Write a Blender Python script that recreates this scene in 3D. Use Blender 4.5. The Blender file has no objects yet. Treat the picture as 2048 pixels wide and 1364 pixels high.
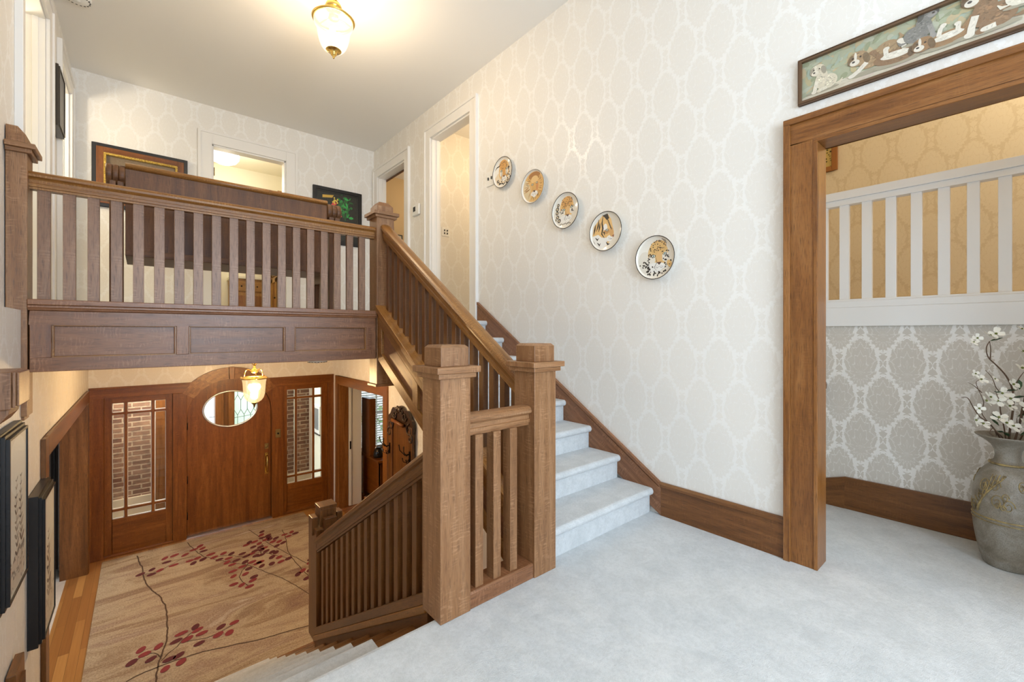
import bpy, bmesh, math, random
from mathutils import Vector, Matrix
random.seed(7)
SC = bpy.context.scene
COL = SC.collection
PI = math.pi

# ------------------------------------------------------------------ key dimensions (metres; landing floor is z = 0)
XW = 2.726      # stair / landing right wall
XL = -0.56      # upper hall left wall
XLL = -0.50     # entry hall left wall
XRL = 2.45      # entry hall right wall
YB = 6.47       # upper hall back wall
YD = 7.50       # front door wall
ZC = 4.04       # upper ceiling
ZU = 1.375      # upper floor
ZF = -1.60      # entry hall floor
ZFC = 1.04      # entry hall ceiling

# ------------------------------------------------------------------ node helper
class G:
    def __init__(s, name):
        s.m = bpy.data.materials.new(name); s.m.use_nodes = True
        s.t = s.m.node_tree; s.b = s.t.nodes['Principled BSDF']; s.out = s.t.nodes['Material Output']
    def put(s, inp, v):
        if isinstance(v, bpy.types.NodeSocket): s.t.links.new(v, inp)
        elif isinstance(v, (tuple, list)) and inp.type == 'RGBA' and len(v) == 3: inp.default_value = (*v, 1)
        else: inp.default_value = v
    def set(s, **kw):
        for k, v in kw.items(): s.put(s.b.inputs[k.replace('_', ' ')], v)
        return s
    def uv(s): return s.t.nodes.new('ShaderNodeTexCoord').outputs['UV']
    def obj(s): return s.t.nodes.new('ShaderNodeTexCoord').outputs['Object']
    def mp(s, v, scale=(1, 1, 1), loc=(0, 0, 0), rot=(0, 0, 0)):
        n = s.t.nodes.new('ShaderNodeMapping'); s.put(n.inputs[0], v)
        n.inputs['Scale'].default_value = scale; n.inputs['Location'].default_value = loc; n.inputs['Rotation'].default_value = rot
        return n.outputs[0]
    def noise(s, v, scale=5, detail=3, rough=.5, dist=0, col=False):
        n = s.t.nodes.new('ShaderNodeTexNoise'); s.put(n.inputs['Vector'], v)
        for k, x in (('Scale', scale), ('Detail', detail), ('Roughness', rough), ('Distortion', dist)): n.inputs[k].default_value = x
        return n.outputs['Color' if col else 'Fac']
    def math(s, op, a, b=0.0, c=None, clamp=False):
        n = s.t.nodes.new('ShaderNodeMath'); n.operation = op; n.use_clamp = clamp
        s.put(n.inputs[0], a); s.put(n.inputs[1], b)
        if c is not None: s.put(n.inputs[2], c)
        return n.outputs[0]
    def mix(s, f, a, b, mode='MIX'):
        n = s.t.nodes.new('ShaderNodeMix'); n.data_type = 'RGBA'; n.blend_type = mode
        s.put(n.inputs['Factor'], f); s.put(n.inputs['A'] if False else n.inputs[6], a); s.put(n.inputs[7], b)
        return n.outputs[2]
    def ramp(s, f, stops, interp='LINEAR'):
        n = s.t.nodes.new('ShaderNodeValToRGB'); n.color_ramp.interpolation = interp
        e = n.color_ramp.elements
        while len(e) > 1: e.remove(e[-1])
        for i, (p, c) in enumerate(stops):
            if isinstance(c, (int, float)): c = (c, c, c)
            x = e[0] if i == 0 else e.new(p)
            x.position = p; x.color = (*c, 1)
        s.put(n.inputs[0], f); return n.outputs[0]
    def sep(s, v):
        n = s.t.nodes.new('ShaderNodeSeparateXYZ'); s.put(n.inputs[0], v); return n.outputs
    def comb(s, x, y, z=0.0):
        n = s.t.nodes.new('ShaderNodeCombineXYZ'); s.put(n.inputs[0], x); s.put(n.inputs[1], y); s.put(n.inputs[2], z); return n.outputs[0]
    def bump(s, h, strength=.2, dist=.01):
        n = s.t.nodes.new('ShaderNodeBump'); s.put(n.inputs['Height'], h); n.inputs['Strength'].default_value = strength; n.inputs['Distance'].default_value = dist
        s.t.links.new(n.outputs[0], s.b.inputs['Normal']); return s
    def rnd(s): return s.t.nodes.new('ShaderNodeObjectInfo').outputs['Random']

def plain(name, col, rough=.5, metal=0, **kw):
    g = G(name); g.set(Base_Color=col, Roughness=rough, Metallic=metal); g.set(**kw); return g.m

def oak(name, dark, mid, light, flake=.5, rough=.36, figure=1.0, grain=22, pore=.7, sat=1.07):
    """oak: grain runs along U of the UV map (metres)"""
    g = G(name); uv = g.uv()
    a = g.noise(g.mp(uv, (1.1, grain, 1)), 1, 5, .55, .6 * figure)
    base = g.ramp(a, [(.25, dark), (.5, mid), (.75, light)])
    b = g.noise(g.mp(uv, (.7, 6, 1)), 1, 2, .5, .3)
    base = g.mix(g.math('MULTIPLY', b, .55), base, dark)
    p = g.noise(g.mp(uv, (14, 420, 1)), 1, 2, .6, 0)
    pm = g.ramp(p, [(.52, 0), (.66, 1)])
    base = g.mix(g.math('MULTIPLY', pm, pore), base, tuple(x * .45 for x in dark))
    if flake:
        w = g.t.nodes.new('ShaderNodeTexWave'); w.wave_type = 'BANDS'; w.bands_direction = 'X'
        g.put(w.inputs['Vector'], g.mp(uv, (1, .35, 1)))
        for k, x in (('Scale', 17), ('Distortion', 13), ('Detail', 3), ('Detail Scale', 1.2), ('Detail Roughness', .6)): w.inputs[k].default_value = x
        fm = g.ramp(w.outputs['Fac'], [(.74, 0), (.95, 1)])
        mk = g.ramp(g.noise(g.mp(uv, (7, 22, 1)), 1, 2, .5, .4), [(.47, 0), (.66, 1)])
        fl = g.math('MULTIPLY', g.math('MULTIPLY', fm, mk), flake)
        base = g.mix(fl, base, tuple(min(1, x * 1.45 + .03) for x in light))
    n = g.t.nodes.new('ShaderNodeHueSaturation'); g.put(n.inputs['Color'], base); n.inputs['Saturation'].default_value = sat
    g.put(n.inputs['Value'], g.math('MULTIPLY_ADD', g.rnd(), .16, .92))
    g.set(Base_Color=n.outputs[0], Roughness=g.math('MULTIPLY_ADD', a, .12, rough - .05), Specular_IOR_Level=.46)
    g.bump(g.math('SUBTRACT', a, g.math('MULTIPLY', pm, .5)), .12, .002)
    return g.m

def damask(name, band, motif, rb=.34, rm=.55, sx=.243, sz=.52):
    """mirrored ogee damask; U = height, V = along the wall (metres)"""
    g = G(name); u, v, _ = g.sep(g.uv())
    s = g.math('DIVIDE', v, sx); t = g.math('DIVIDE', u, sz)
    cs = g.math('COSINE', g.math('MULTIPLY', s, 2 * PI)); ct = g.math('COSINE', g.math('MULTIPLY', t, 2 * PI))
    k = g.math('MULTIPLY', g.math('LESS_THAN', g.math('ADD', cs, ct), 0), .5)
    sm = g.math('ABSOLUTE', g.math('SUBTRACT', g.math('FRACT', g.math('ADD', g.math('ADD', s, k), .5)), .5))
    tl = g.math('SUBTRACT', g.math('FRACT', g.math('ADD', g.math('ADD', t, k), .5)), .5)
    q = g.comb(g.math('MULTIPLY', sm, .47), tl)
    nz = g.math('SUBTRACT', g.noise(g.mp(q, (34, 52, 1)), 1, 2, .5, .5), .5)
    # medallion: serrated fan of leaves, pointed at the top
    ang = g.math('ARCTAN2', sm, g.math('ADD', tl, .13))
    saw = g.math('FRACT', g.math('ADD', g.math('MULTIPLY', ang, 2.55), .2))
    pet = g.math('ABSOLUTE', g.math('SINE', g.math('MULTIPLY', ang, 4.0)))
    def el(x, y, rx, ry):
        a = g.math('POWER', g.math('DIVIDE', g.math('ABSOLUTE', x), rx), 1.7); b = g.math('POWER', g.math('DIVIDE', g.math('ABSOLUTE', y), ry), 1.7)
        return g.math('POWER', g.math('ADD', a, b), 1 / 1.7)
    d = el(sm, tl, .40, .345)
    ds = g.math('ADD', g.math('ADD', d, g.math('MULTIPLY', saw, .12)), g.math('MULTIPLY', nz, .34))
    m1 = g.math('LESS_THAN', ds, 1.0)
    vein = g.math('LESS_THAN', g.math('ABSOLUTE', g.math('SUBTRACT', saw, .06)), .035)
    vein = g.math('MULTIPLY', vein, g.math('GREATER_THAN', g.math('ADD', d, nz), .62))
    lobes = g.math('MULTIPLY_ADD', g.math('ABSOLUTE', g.math('SINE', g.math('MULTIPLY', ang, 6.0))), .16, d)
    tier = g.math('LESS_THAN', g.math('ABSOLUTE', g.math('SUBTRACT', g.math('FRACT', g.math('MULTIPLY', g.math('ADD', lobes, g.math('MULTIPLY', nz, .2)), 3.1)), .5)), .055)
    tier = g.math('MULTIPLY', tier, g.math('LESS_THAN', d, .82))
    m1 = g.math('MULTIPLY', m1, g.math('SUBTRACT', 1, g.math('MULTIPLY', g.math('MAXIMUM', vein, tier), .6)))
    # crown ornaments above / below and small leaf sprays at the sides
    ty = g.math('SUBTRACT', g.math('ABSOLUTE', tl), .415)
    a2 = g.math('ARCTAN2', sm, g.math('ADD', ty, .04)); s2 = g.math('ABSOLUTE', g.math('SINE', g.math('MULTIPLY', a2, 3.5)))
    d2 = g.math('ADD', g.math('ADD', el(sm, ty, .17, .07), g.math('MULTIPLY', s2, .45)), g.math('MULTIPLY', nz, .5))
    sx2 = g.math('SUBTRACT', .5, sm)
    d3 = g.math('ADD', el(sx2, g.math('ADD', tl, .0), .085, .10), g.math('MULTIPLY', nz, .9))
    m = g.math('MAXIMUM', m1, g.math('MAXIMUM', g.math('LESS_THAN', d2, 1.0), g.math('LESS_THAN', d3, .85)))
    weave = g.noise(g.mp(g.uv(), (500, 900, 1)), 1, 1, .5)
    c = g.mix(m, band, motif)
    g.set(Base_Color=c, Roughness=g.math('MULTIPLY_ADD', m, rm - rb, rb), Specular_IOR_Level=g.math('MULTIPLY_ADD', m, -.25, .6))
    g.bump(g.math('ADD', g.math('MULTIPLY', m, .5), g.math('MULTIPLY', weave, .3)), .06, .002)
    return g.m

def carpet(name, c1, c2):
    g = G(name); o = g.obj()
    a = g.noise(o, 7, 5, .7, .5); f = g.noise(o, 240, 2, .6); h = g.noise(o, 70, 4, .7)
    c = g.mix(g.ramp(a, [(.35, 0), (.65, 1)]), c1, c2)
    c = g.mix(g.math('MULTIPLY', g.ramp(f, [(.3, 1), (.6, 0)]), .22), c, tuple(x * .6 for x in c1))
    c = g.mix(g.math('MULTIPLY', g.ramp(h, [(.36, 1), (.55, 0)]), .28), c, tuple(x * .7 for x in c1))
    g.set(Base_Color=c, Roughness=.95, Specular_IOR_Level=.1, Sheen_Weight=.15)
    g.bump(g.math('ADD', f, h), .5, .004); return g.m

def planks(name, w=.07, L=1.1, c=((.34, .15, .04), (.48, .24, .07), (.26, .10, .025))):
    g = G(name); uv = g.uv()
    b = g.t.nodes.new('ShaderNodeTexBrick'); g.put(b.inputs['Vector'], uv)
    b.inputs['Color1'].default_value = (0, 0, 0, 1); b.inputs['Color2'].default_value = (1, 1, 1, 1); b.inputs['Mortar'].default_value = (.5, .5, .5, 1)
    for k, x in (('Scale', 1), ('Mortar Size', .0012), ('Brick Width', L), ('Row Height', w), ('Bias', 0)): b.inputs[k].default_value = x
    gr = g.noise(g.mp(uv, (2, 60, 1)), 1, 4, .6, .5)
    t = g.math('ADD', g.math('MULTIPLY', b.outputs['Color'], .6), g.math('MULTIPLY', gr, .5))
    col = g.ramp(t, [(.2, c[2]), (.55, c[0]), (.95, c[1])])
    col = g.mix(g.math('MULTIPLY', b.outputs['Fac'], .7), col, (.05, .02, .008))
    g.set(Base_Color=col, Roughness=.3); return g.m

def bricks(name):
    g = G(name); uv = g.uv(); u, v, _ = g.sep(uv); w = g.comb(v, u)
    b = g.t.nodes.new('ShaderNodeTexBrick'); g.put(b.inputs['Vector'], w)
    b.inputs['Color1'].default_value = (.20, .10, .07, 1); b.inputs['Color2'].default_value = (.38, .235, .16, 1); b.inputs['Mortar'].default_value = (.60, .50, .38, 1)
    for k, x in (('Scale', 1), ('Mortar Size', .009), ('Brick Width', .21), ('Row Height', .072), ('Bias', -.1)): b.inputs[k].default_value = x
    n = g.noise(g.mp(w, (9, 20, 1)), 1, 4, .7, .6)
    c = g.mix(g.ramp(n, [(.42, .0), (.72, .7)]), b.outputs['Color'], (.10, .075, .065))
    g.set(Base_Color=c, Roughness=.85); g.bump(g.math('SUBTRACT', n, b.outputs['Fac']), .5, .01); return g.m

def glass(name, tint=(1, 1, 1), gloss=.08, rough=0.0):
    g = G(name); t = g.t
    tr = t.nodes.new('ShaderNodeBsdfTransparent'); tr.inputs[0].default_value = (*tint, 1)
    gl = t.nodes.new('ShaderNodeBsdfGlossy'); gl.inputs['Roughness'].default_value = rough
    mx = t.nodes.new('ShaderNodeMixShader'); mx.inputs[0].default_value = gloss
    t.links.new(tr.outputs[0], mx.inputs[1]); t.links.new(gl.outputs[0], mx.inputs[2]); t.links.new(mx.outputs[0], g.out.inputs[0]); return g.m

def frosted(name, tint, em, strength, clear=.5):
    g = G(name); t = g.t
    tr = t.nodes.new('ShaderNodeBsdfTransparent'); tr.inputs[0].default_value = (*tint, 1)
    e = t.nodes.new('ShaderNodeEmission'); e.inputs[0].default_value = (*em, 1); e.inputs[1].default_value = strength
    gl = t.nodes.new('ShaderNodeBsdfGlossy'); gl.inputs['Roughness'].default_value = .15
    m1 = t.nodes.new('ShaderNodeMixShader'); m1.inputs[0].default_value = 1 - clear
    m2 = t.nodes.new('ShaderNodeMixShader'); m2.inputs[0].default_value = .08
    t.links.new(tr.outputs[0], m1.inputs[1]); t.links.new(e.outputs[0], m1.inputs[2])
    t.links.new(m1.outputs[0], m2.inputs[1]); t.links.new(gl.outputs[0], m2.inputs[2]); t.links.new(m2.outputs[0], g.out.inputs[0]); return g.m

def glow(name, col, s):
    g = G(name); g.set(Base_Color=col, Emission_Color=col, Emission_Strength=s); return g.m

def painted(name, rough=.4, grain=0.0):
    g = G(name); n = g.t.nodes.new('ShaderNodeVertexColor'); n.layer_name = 'Col'
    c = n.outputs[0]
    if grain:
        f = g.noise(g.obj(), 60, 4, .7, .8)
        c = g.mix(g.math('MULTIPLY', g.ramp(f, [(.3, 0), (.7, 1)]), grain), c, (.33, .30, .22))
    g.set(Base_Color=c, Roughness=rough); return g.m

M = {}
M['oak'] = oak('oak_newel', (.17, .078, .036), (.315, .165, .082), (.43, .25, .14), .24)
M['oak_rail'] = oak('oak_rail', (.17, .066, .020), (.32, .15, .050), (.45, .235, .088), .3, .30)
M['oak_slat'] = oak('oak_slat', (.15, .072, .038), (.29, .158, .092), (.40, .24, .15), .2, .36)
M['oak_beam'] = oak('oak_beam', (.135, .056, .028), (.26, .122, .062), (.36, .182, .10), .26, .32)
M['oak_red'] = oak('oak_door', (.11, .035, .010), (.225, .080, .022), (.33, .135, .042), .15, .34, 1.6, 16)
M['oak_case'] = oak('oak_casing', (.125, .046, .015), (.30, .128, .044), (.43, .21, .085), .05, .3, 2.2, 15)
M['oak_base'] = oak('oak_baseboard', (.085, .033, .011), (.185, .078, .028), (.285, .13, .05), .1, .32, 1.6, 20)  # darker oak; on the lower balustrade it stands in for shade
M['oak_dark'] = oak('oak_bench', (.065, .026, .011), (.155, .068, .028), (.24, .112, .05), .1, .5)
M['oak_honey'] = oak('oak_cabinet', (.26, .13, .04), (.42, .23, .08), (.52, .31, .12), .1, .4)
M['paper'] = damask('silk_damask_wallpaper', (.83, .81, .775), (.778, .745, .695), .34, .48)
M['paper_wing'] = damask('silk_damask_wing', (.82, .805, .785), (.60, .565, .515), .3, .5)
M['paper_up'] = damask('gold_damask', (.70, .60, .43), (.78, .69, .53), .45, .55)
M['ceiling'] = plain('ceiling_paint', (.80, .775, .735), .8)
M['white'] = plain('white_trim_paint', (.80, .775, .74), .35)
M['cream'] = plain('cream_paint', (.78, .74, .60), .6)
M['tan'] = plain('tan_paint', (.55, .40, .22), .7)
M['carpet'] = carpet('pale_grey_carpet', (.555, .575, .583), (.665, .682, .69))
M['carpet_beige'] = carpet('beige_carpet', (.60, .52, .44), (.68, .60, .52))
M['planks'] = planks('hardwood_floor')
M['planks_red'] = planks('reddish_floor', .06, 1., ((.25, .09, .03), (.33, .14, .05), (.18, .06, .02)))
M['brick'] = bricks('brown_brick')
M['brass'] = plain('polished_brass', (.72, .48, .14), .22, 1)
M['brass_old'] = plain('aged_brass', (.38, .27, .10), .4, 1)
M['steel'] = plain('satin_steel', (.7, .68, .66), .35, 1)
M['black'] = plain('black_paint', (.012, .012, .013), .35)
M['black_metal'] = plain('black_iron', (.02, .017, .014), .4, .8)
M['plastic'] = plain('white_plastic', (.80, .79, .76), .4)
M['plastic_dark'] = plain('dark_plastic', (.02, .02, .02), .4)
M['glass'] = glass('window_glass')
M['ceramic'] = plain('glazed_ceramic', (.78, .73, .64), .12)
M['paint'] = painted('painted_glaze', .38)
M['print'] = painted('printed_picture', .35, .25)
M['print_flat'] = painted('printed_sheet', .4, .1)

# ------------------------------------------------------------------ mesh builder
def V3(*a): return Vector(a)
GV = {'x': V3(1, 0, 0), 'y': V3(0, 1, 0), 'z': V3(0, 0, 1)}
class MB:
    def __init__(s, col=False):
        s.bm = bmesh.new(); s.uv = s.bm.loops.layers.uv.new('UVMap')
        s.cl = s.bm.loops.layers.float_color.new('Col') if col else None
    def mesh(s, V, F, g='z', mi=0, smooth=False, off=True, col=None):
        g = GV[g] if isinstance(g, str) else Vector(g).normalized()
        ou, ov = (random.uniform(-9, 9), random.uniform(-9, 9)) if off else (0, 0)
        vs = [s.bm.verts.new(Vector(p)) for p in V]
        for f in F:
            try: fa = s.bm.faces.new([vs[i] for i in f])
            except ValueError: continue
            fa.material_index = mi; fa.smooth = smooth
            fa.normal_update(); n = fa.normal
            pv = n.cross(g)
            if pv.length < .25:
                ax = V3(1, 0, 0) if abs(n.x) < .8 else V3(0, 1, 0)
                gu = n.cross(ax).normalized(); pv = n.cross(gu)
                uu = lambda p: (p.dot(gu) + ou, p.dot(pv) + ov)
            else:
                pv.normalize(); uu = lambda p: (p.dot(g) + ou, p.dot(pv) + ov)
            for l in fa.loops:
                l[s.uv].uv = uu(l.vert.co)
                if s.cl and col: l[s.cl] = (*col, 1)
        return s
    def box(s, x0, x1, y0, y1, z0, z1, g='z', mi=0, off=True, taper=0, tx=None, col=None):
        t = taper
        V = [(x0, y0, z0), (x1, y0, z0), (x1, y1, z0), (x0, y1, z0), (x0 + t, y0 + t, z1), (x1 - t, y0 + t, z1), (x1 - t, y1 - t, z1), (x0 + t, y1 - t, z1)]
        F = [(3, 2, 1, 0), (4, 5, 6, 7), (0, 1, 5, 4), (1, 2, 6, 5), (2, 3, 7, 6), (3, 0, 4, 7)]
        return s.mesh(V, F, g, mi, False, off, col)
    def prism(s, poly, ax, a, b, g=None, mi=0, smooth=False, off=True, z0=None, caps=True, col=None):
        """poly in the two other axes (x:(y,z) y:(x,z) z:(x,y)), swept from a to b; z0(t) adds a height at each end (sloped rails)"""
        g = g or ax
        def P(q, t):
            d = z0(t) if z0 else 0
            return {'x': (t, q[0], q[1] + d), 'y': (q[0], t, q[1] + d), 'z': (q[0], q[1], t)}[ax]
        n = len(poly); V = [P(q, a) for q in poly] + [P(q, b) for q in poly]
        F = [(i, (i + 1) % n, n + (i + 1) % n, n + i) for i in range(n)]
        s.mesh(V, F, g, mi, smooth, off, col)
        if caps: s.mesh([P(q, a) for q in poly], [tuple(range(n))], g, mi, False, off, col); s.mesh([P(q, b) for q in poly], [tuple(range(n))], g, mi, False, off, col)
        return s
    def lathe(s, prof, c=(0, 0, 0), seg=32, mi=0, smooth=True, ax='z', g=None, off=True, wob=None, col=None):
        V = []; F = []
        for j, (r, h) in enumerate(prof):
            for i in range(seg):
                th = 2 * PI * i / seg; rr = r * (wob(th, h) if wob else 1)
                a, b = rr * math.cos(th), rr * math.sin(th)
                V.append({'z': (c[0] + a, c[1] + b, c[2] + h), 'x': (c[0] + h, c[1] + a, c[2] + b), 'y': (c[0] + a, c[1] + h, c[2] + b)}[ax])
        for j in range(len(prof) - 1):
            for i in range(seg):
                i2 = (i + 1) % seg; F.append((j * seg + i, j * seg + i2, (j + 1) * seg + i2, (j + 1) * seg + i))
        return s.mesh(V, F, g or ax, mi, smooth, off, col)
    def tube(s, pts, r, seg=8, mi=0, g='z', smooth=True, closed=False, caps=True, col=None, flat=1.0):
        pts = [Vector(p) for p in pts]; n = len(pts); V = []; F = []
        rs = r if isinstance(r, (list, tuple)) else [r] * n
        up = None
        for i, p in enumerate(pts):
            if closed: t = (pts[(i + 1) % n] - pts[i - 1])
            else: t = pts[min(i + 1, n - 1)] - pts[max(i - 1, 0)]
            t.normalize()
            if up is None:
                up = t.orthogonal().normalized()
            up = (up - t * up.dot(t))
            if up.length < 1e-6: up = t.orthogonal()
            up.normalize(); sd = t.cross(up)
            for k in range(seg):
                th = 2 * PI * k / seg
                V.append(p + up * math.cos(th) * rs[i] + sd * math.sin(th) * rs[i] * flat)
        m = n if closed else n - 1
        for i in range(m):
            j = (i + 1) % n
            for k in range(seg):
                k2 = (k + 1) % seg; F.append((i * seg + k, i * seg + k2, j * seg + k2, j * seg + k))
        if caps and not closed: F.append(tuple(range(seg))[::-1]); F.append(tuple((n - 1) * seg + k for k in range(seg)))
        return s.mesh(V, F, g, mi, smooth, True, col)
    def ball(s, c, r, seg=14, mi=0, sc=(1, 1, 1), col=None):
        V = []; F = []; rings = seg // 2
        for j in range(rings + 1):
            ph = PI * j / rings
            for i in range(seg):
                th = 2 * PI * i / seg
                V.append((c[0] + r * sc[0] * math.sin(ph) * math.cos(th), c[1] + r * sc[1] * math.sin(ph) * math.sin(th), c[2] + r * sc[2] * math.cos(ph)))
        for j in range(rings):
            for i in range(seg):
                i2 = (i + 1) % seg; F.append((j * seg + i, (j + 1) * seg + i, (j + 1) * seg + i2, j * seg + i2))
        return s.mesh(V, F, 'z', mi, True, True, col)
    def build(s, name, mats, parent=None, bevel=0, seg=2, weld=True, origin=None):
        if weld: bmesh.ops.remove_doubles(s.bm, verts=s.bm.verts, dist=1e-6)
        bmesh.ops.recalc_face_normals(s.bm, faces=s.bm.faces)
        co = [v.co for v in s.bm.verts]
        lo = Vector([min(c[i] for c in co) for i in range(3)]); hi = Vector([max(c[i] for c in co) for i in range(3)])
        O = Vector(origin) if origin else Vector(((lo.x + hi.x) / 2, (lo.y + hi.y) / 2, lo.z))
        for v in s.bm.verts: v.co -= O
        me = bpy.data.meshes.new(name); s.bm.to_mesh(me); s.bm.free()
        for m in (mats if isinstance(mats, (list, tuple)) else [mats]): me.materials.append(M[m] if isinstance(m, str) else m)
        o = bpy.data.objects.new(name, me); COL.objects.link(o)
        WL[o] = O; attach(o, parent)
        if bevel:
            b = o.modifiers.new('edge', 'BEVEL'); b.width = bevel; b.segments = seg; b.limit_method = 'ANGLE'; b.angle_limit = math.radians(50)
        return o
WL = {}
def attach(o, parent):
    if parent: o.parent = parent; o.location = WL[o] - WL[parent]
    else: o.location = WL[o]
def tag(o, label, cat, group=None):
    o['label'] = label; o['category'] = cat
    if group: o['group'] = group
    return o
def thing(name, label, cat, loc, group=None):
    o = bpy.data.objects.new(name, None); o.empty_display_size = .1; COL.objects.link(o)
    WL[o] = Vector(loc); o.location = loc; return tag(o, label, cat, group)
def struct(o, label=None):
    o['kind'] = 'structure'
    if label: o['label'] = label
    return o
def dup(o, d, parent):
    c = o.copy(); COL.objects.link(c); WL[c] = WL[o] + Vector(d); attach(c, parent)
    for ch in o.children:
        dup(ch, d, c)
    return c
def bx(name, mat, x0, x1, y0, y1, z0, z1, g='z', parent=None, bevel=0, off=True):
    return MB().box(x0, x1, y0, y1, z0, z1, g, 0, off).build(name, mat, parent, bevel)

class Art:
    """flat painted shapes on a plane: origin O, unit axes A (right), B (up), N (towards viewer)"""
    def __init__(s, O, A, B, N, scale=1.0, clip=None, step=.000006):
        s.O, s.A, s.B, s.N = Vector(O), Vector(A), Vector(B), Vector(N)
        s.k = scale; s.clip = clip; s.st = step; s.L = 12; s.mb = MB(True)
    def layer(s): s.L += 2; return s
    def poly(s, pts, col):
        q = []; s.L += 1
        for a, b in pts:
            if s.clip:
                if callable(s.clip): a, b = s.clip(a, b)
                else:
                    h = math.hypot(a, b)
                    if h > s.clip: a, b = a * s.clip / h, b * s.clip / h
            q.append(s.O + s.A * (a * s.k) + s.B * (b * s.k) + s.N * (s.st * s.L))
        s.mb.mesh(q, [tuple(range(len(q)))], s.B, 0, False, False, col); return s
    def ell(s, cx, cy, rx, ry, rot, col, n=20):
        c, d = math.cos(rot), math.sin(rot)
        return s.poly([(cx + rx * math.cos(t) * c - ry * math.sin(t) * d, cy + rx * math.cos(t) * d + ry * math.sin(t) * c) for t in [2 * PI * i / n for i in range(n)]], col)
    def line(s, pts, w, col, taper=True):
        n = len(pts); L = []; R = []
        for i, (a, b) in enumerate(pts):
            p, q = pts[max(0, i - 1)], pts[min(n - 1, i + 1)]
            dx, dy = q[0] - p[0], q[1] - p[1]; h = math.hypot(dx, dy) or 1
            ww = w * (.5 if not taper else .5 * (1 - .75 * abs(2 * i / (n - 1) - 1) ** 2 if n > 1 else 1))
            L.append((a - dy / h * ww, b + dx / h * ww)); R.append((a + dy / h * ww, b - dx / h * ww))
        for i in range(n - 1): s.poly([L[i], L[i + 1], R[i + 1], R[i]], col)
        return s
    def build(s, name, mat, parent=None): return s.mb.build(name, mat, parent, weld=False)
M['white_cool'] = plain('white_gloss_paint', (.80, .80, .80), .3)
M['orange_oak'] = plain('orange_frame', (.33, .13, .03), .4)
E_WIN, E_HALL, E_LANT, EXPO = 120, 55, 84, 0.85
RUG_LEAVES= [(-0.064,4.96),(-0.003,5.105),(0.022,5.015),(0.063,4.904),(0.118,5.059),(0.184,4.8),(0.25,4.802),(0.26,4.695),(0.153,4.684),(0.243,5.04),(0.287,5.137),(0.323,5.008),(0.396,5.166),(0.407,5.098),(0.434,5.016),(0.401,4.867),(0.549,4.893),(0.585,5.005),(0.633,4.857),(0.692,4.996),(-0.009,6.704),(0.09,6.619),(0.097,6.752),(0.169,6.67),(0.3,6.709),(0.238,6.851),(0.225,6.983),(0.321,6.995),(0.425,6.926),(0.458,6.707),(0.487,6.61),(0.537,6.724),(0.587,6.645),(0.52,7.014),(0.594,7.082),(0.611,6.985),(0.615,6.893),(0.677,6.73),(0.699,6.612),(0.742,6.505),(0.803,6.653),(0.834,6.464),(0.879,6.577),(0.804,6.361),(0.846,6.261),(0.901,6.344),(0.985,6.487),(0.931,6.129),(0.978,6.231),(1.014,6.385),(0.982,6.024),(0.828,6.081),(0.816,5.951),(0.931,5.918),(0.996,5.785),(0.971,5.712),(0.92,5.596),(0.858,5.684),(0.792,5.758),(1.044,6.174),(1.077,6.408),(1.128,6.463),(1.107,6.317),(1.162,6.297),(1.121,6.109),(1.087,6.095),(1.114,5.99),(1.219,5.972),(1.316,5.953),(1.407,5.974),(1.258,6.146),(1.324,6.082),(1.287,6.288),(1.322,6.246),(1.235,6.364),(1.235,6.473),(1.207,6.652),(1.199,6.536),(1.196,6.445),(1.126,6.595),(1.168,6.749),(1.111,6.776),(1.068,6.719),(1.306,7.019),(1.28,6.914),(1.271,6.808),(1.349,6.841),(1.344,6.781),(1.296,6.718),(1.343,6.701),(1.413,6.677),(1.357,6.593),(1.425,6.543),(1.459,6.471),(1.371,6.427),(1.625,6.737),(1.657,6.662),(1.559,6.63),(1.529,6.715),(1.614,5.772),(1.58,5.688),(1.462,5.557),(1.529,5.516),(1.399,5.512),(1.453,5.354)]
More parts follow.
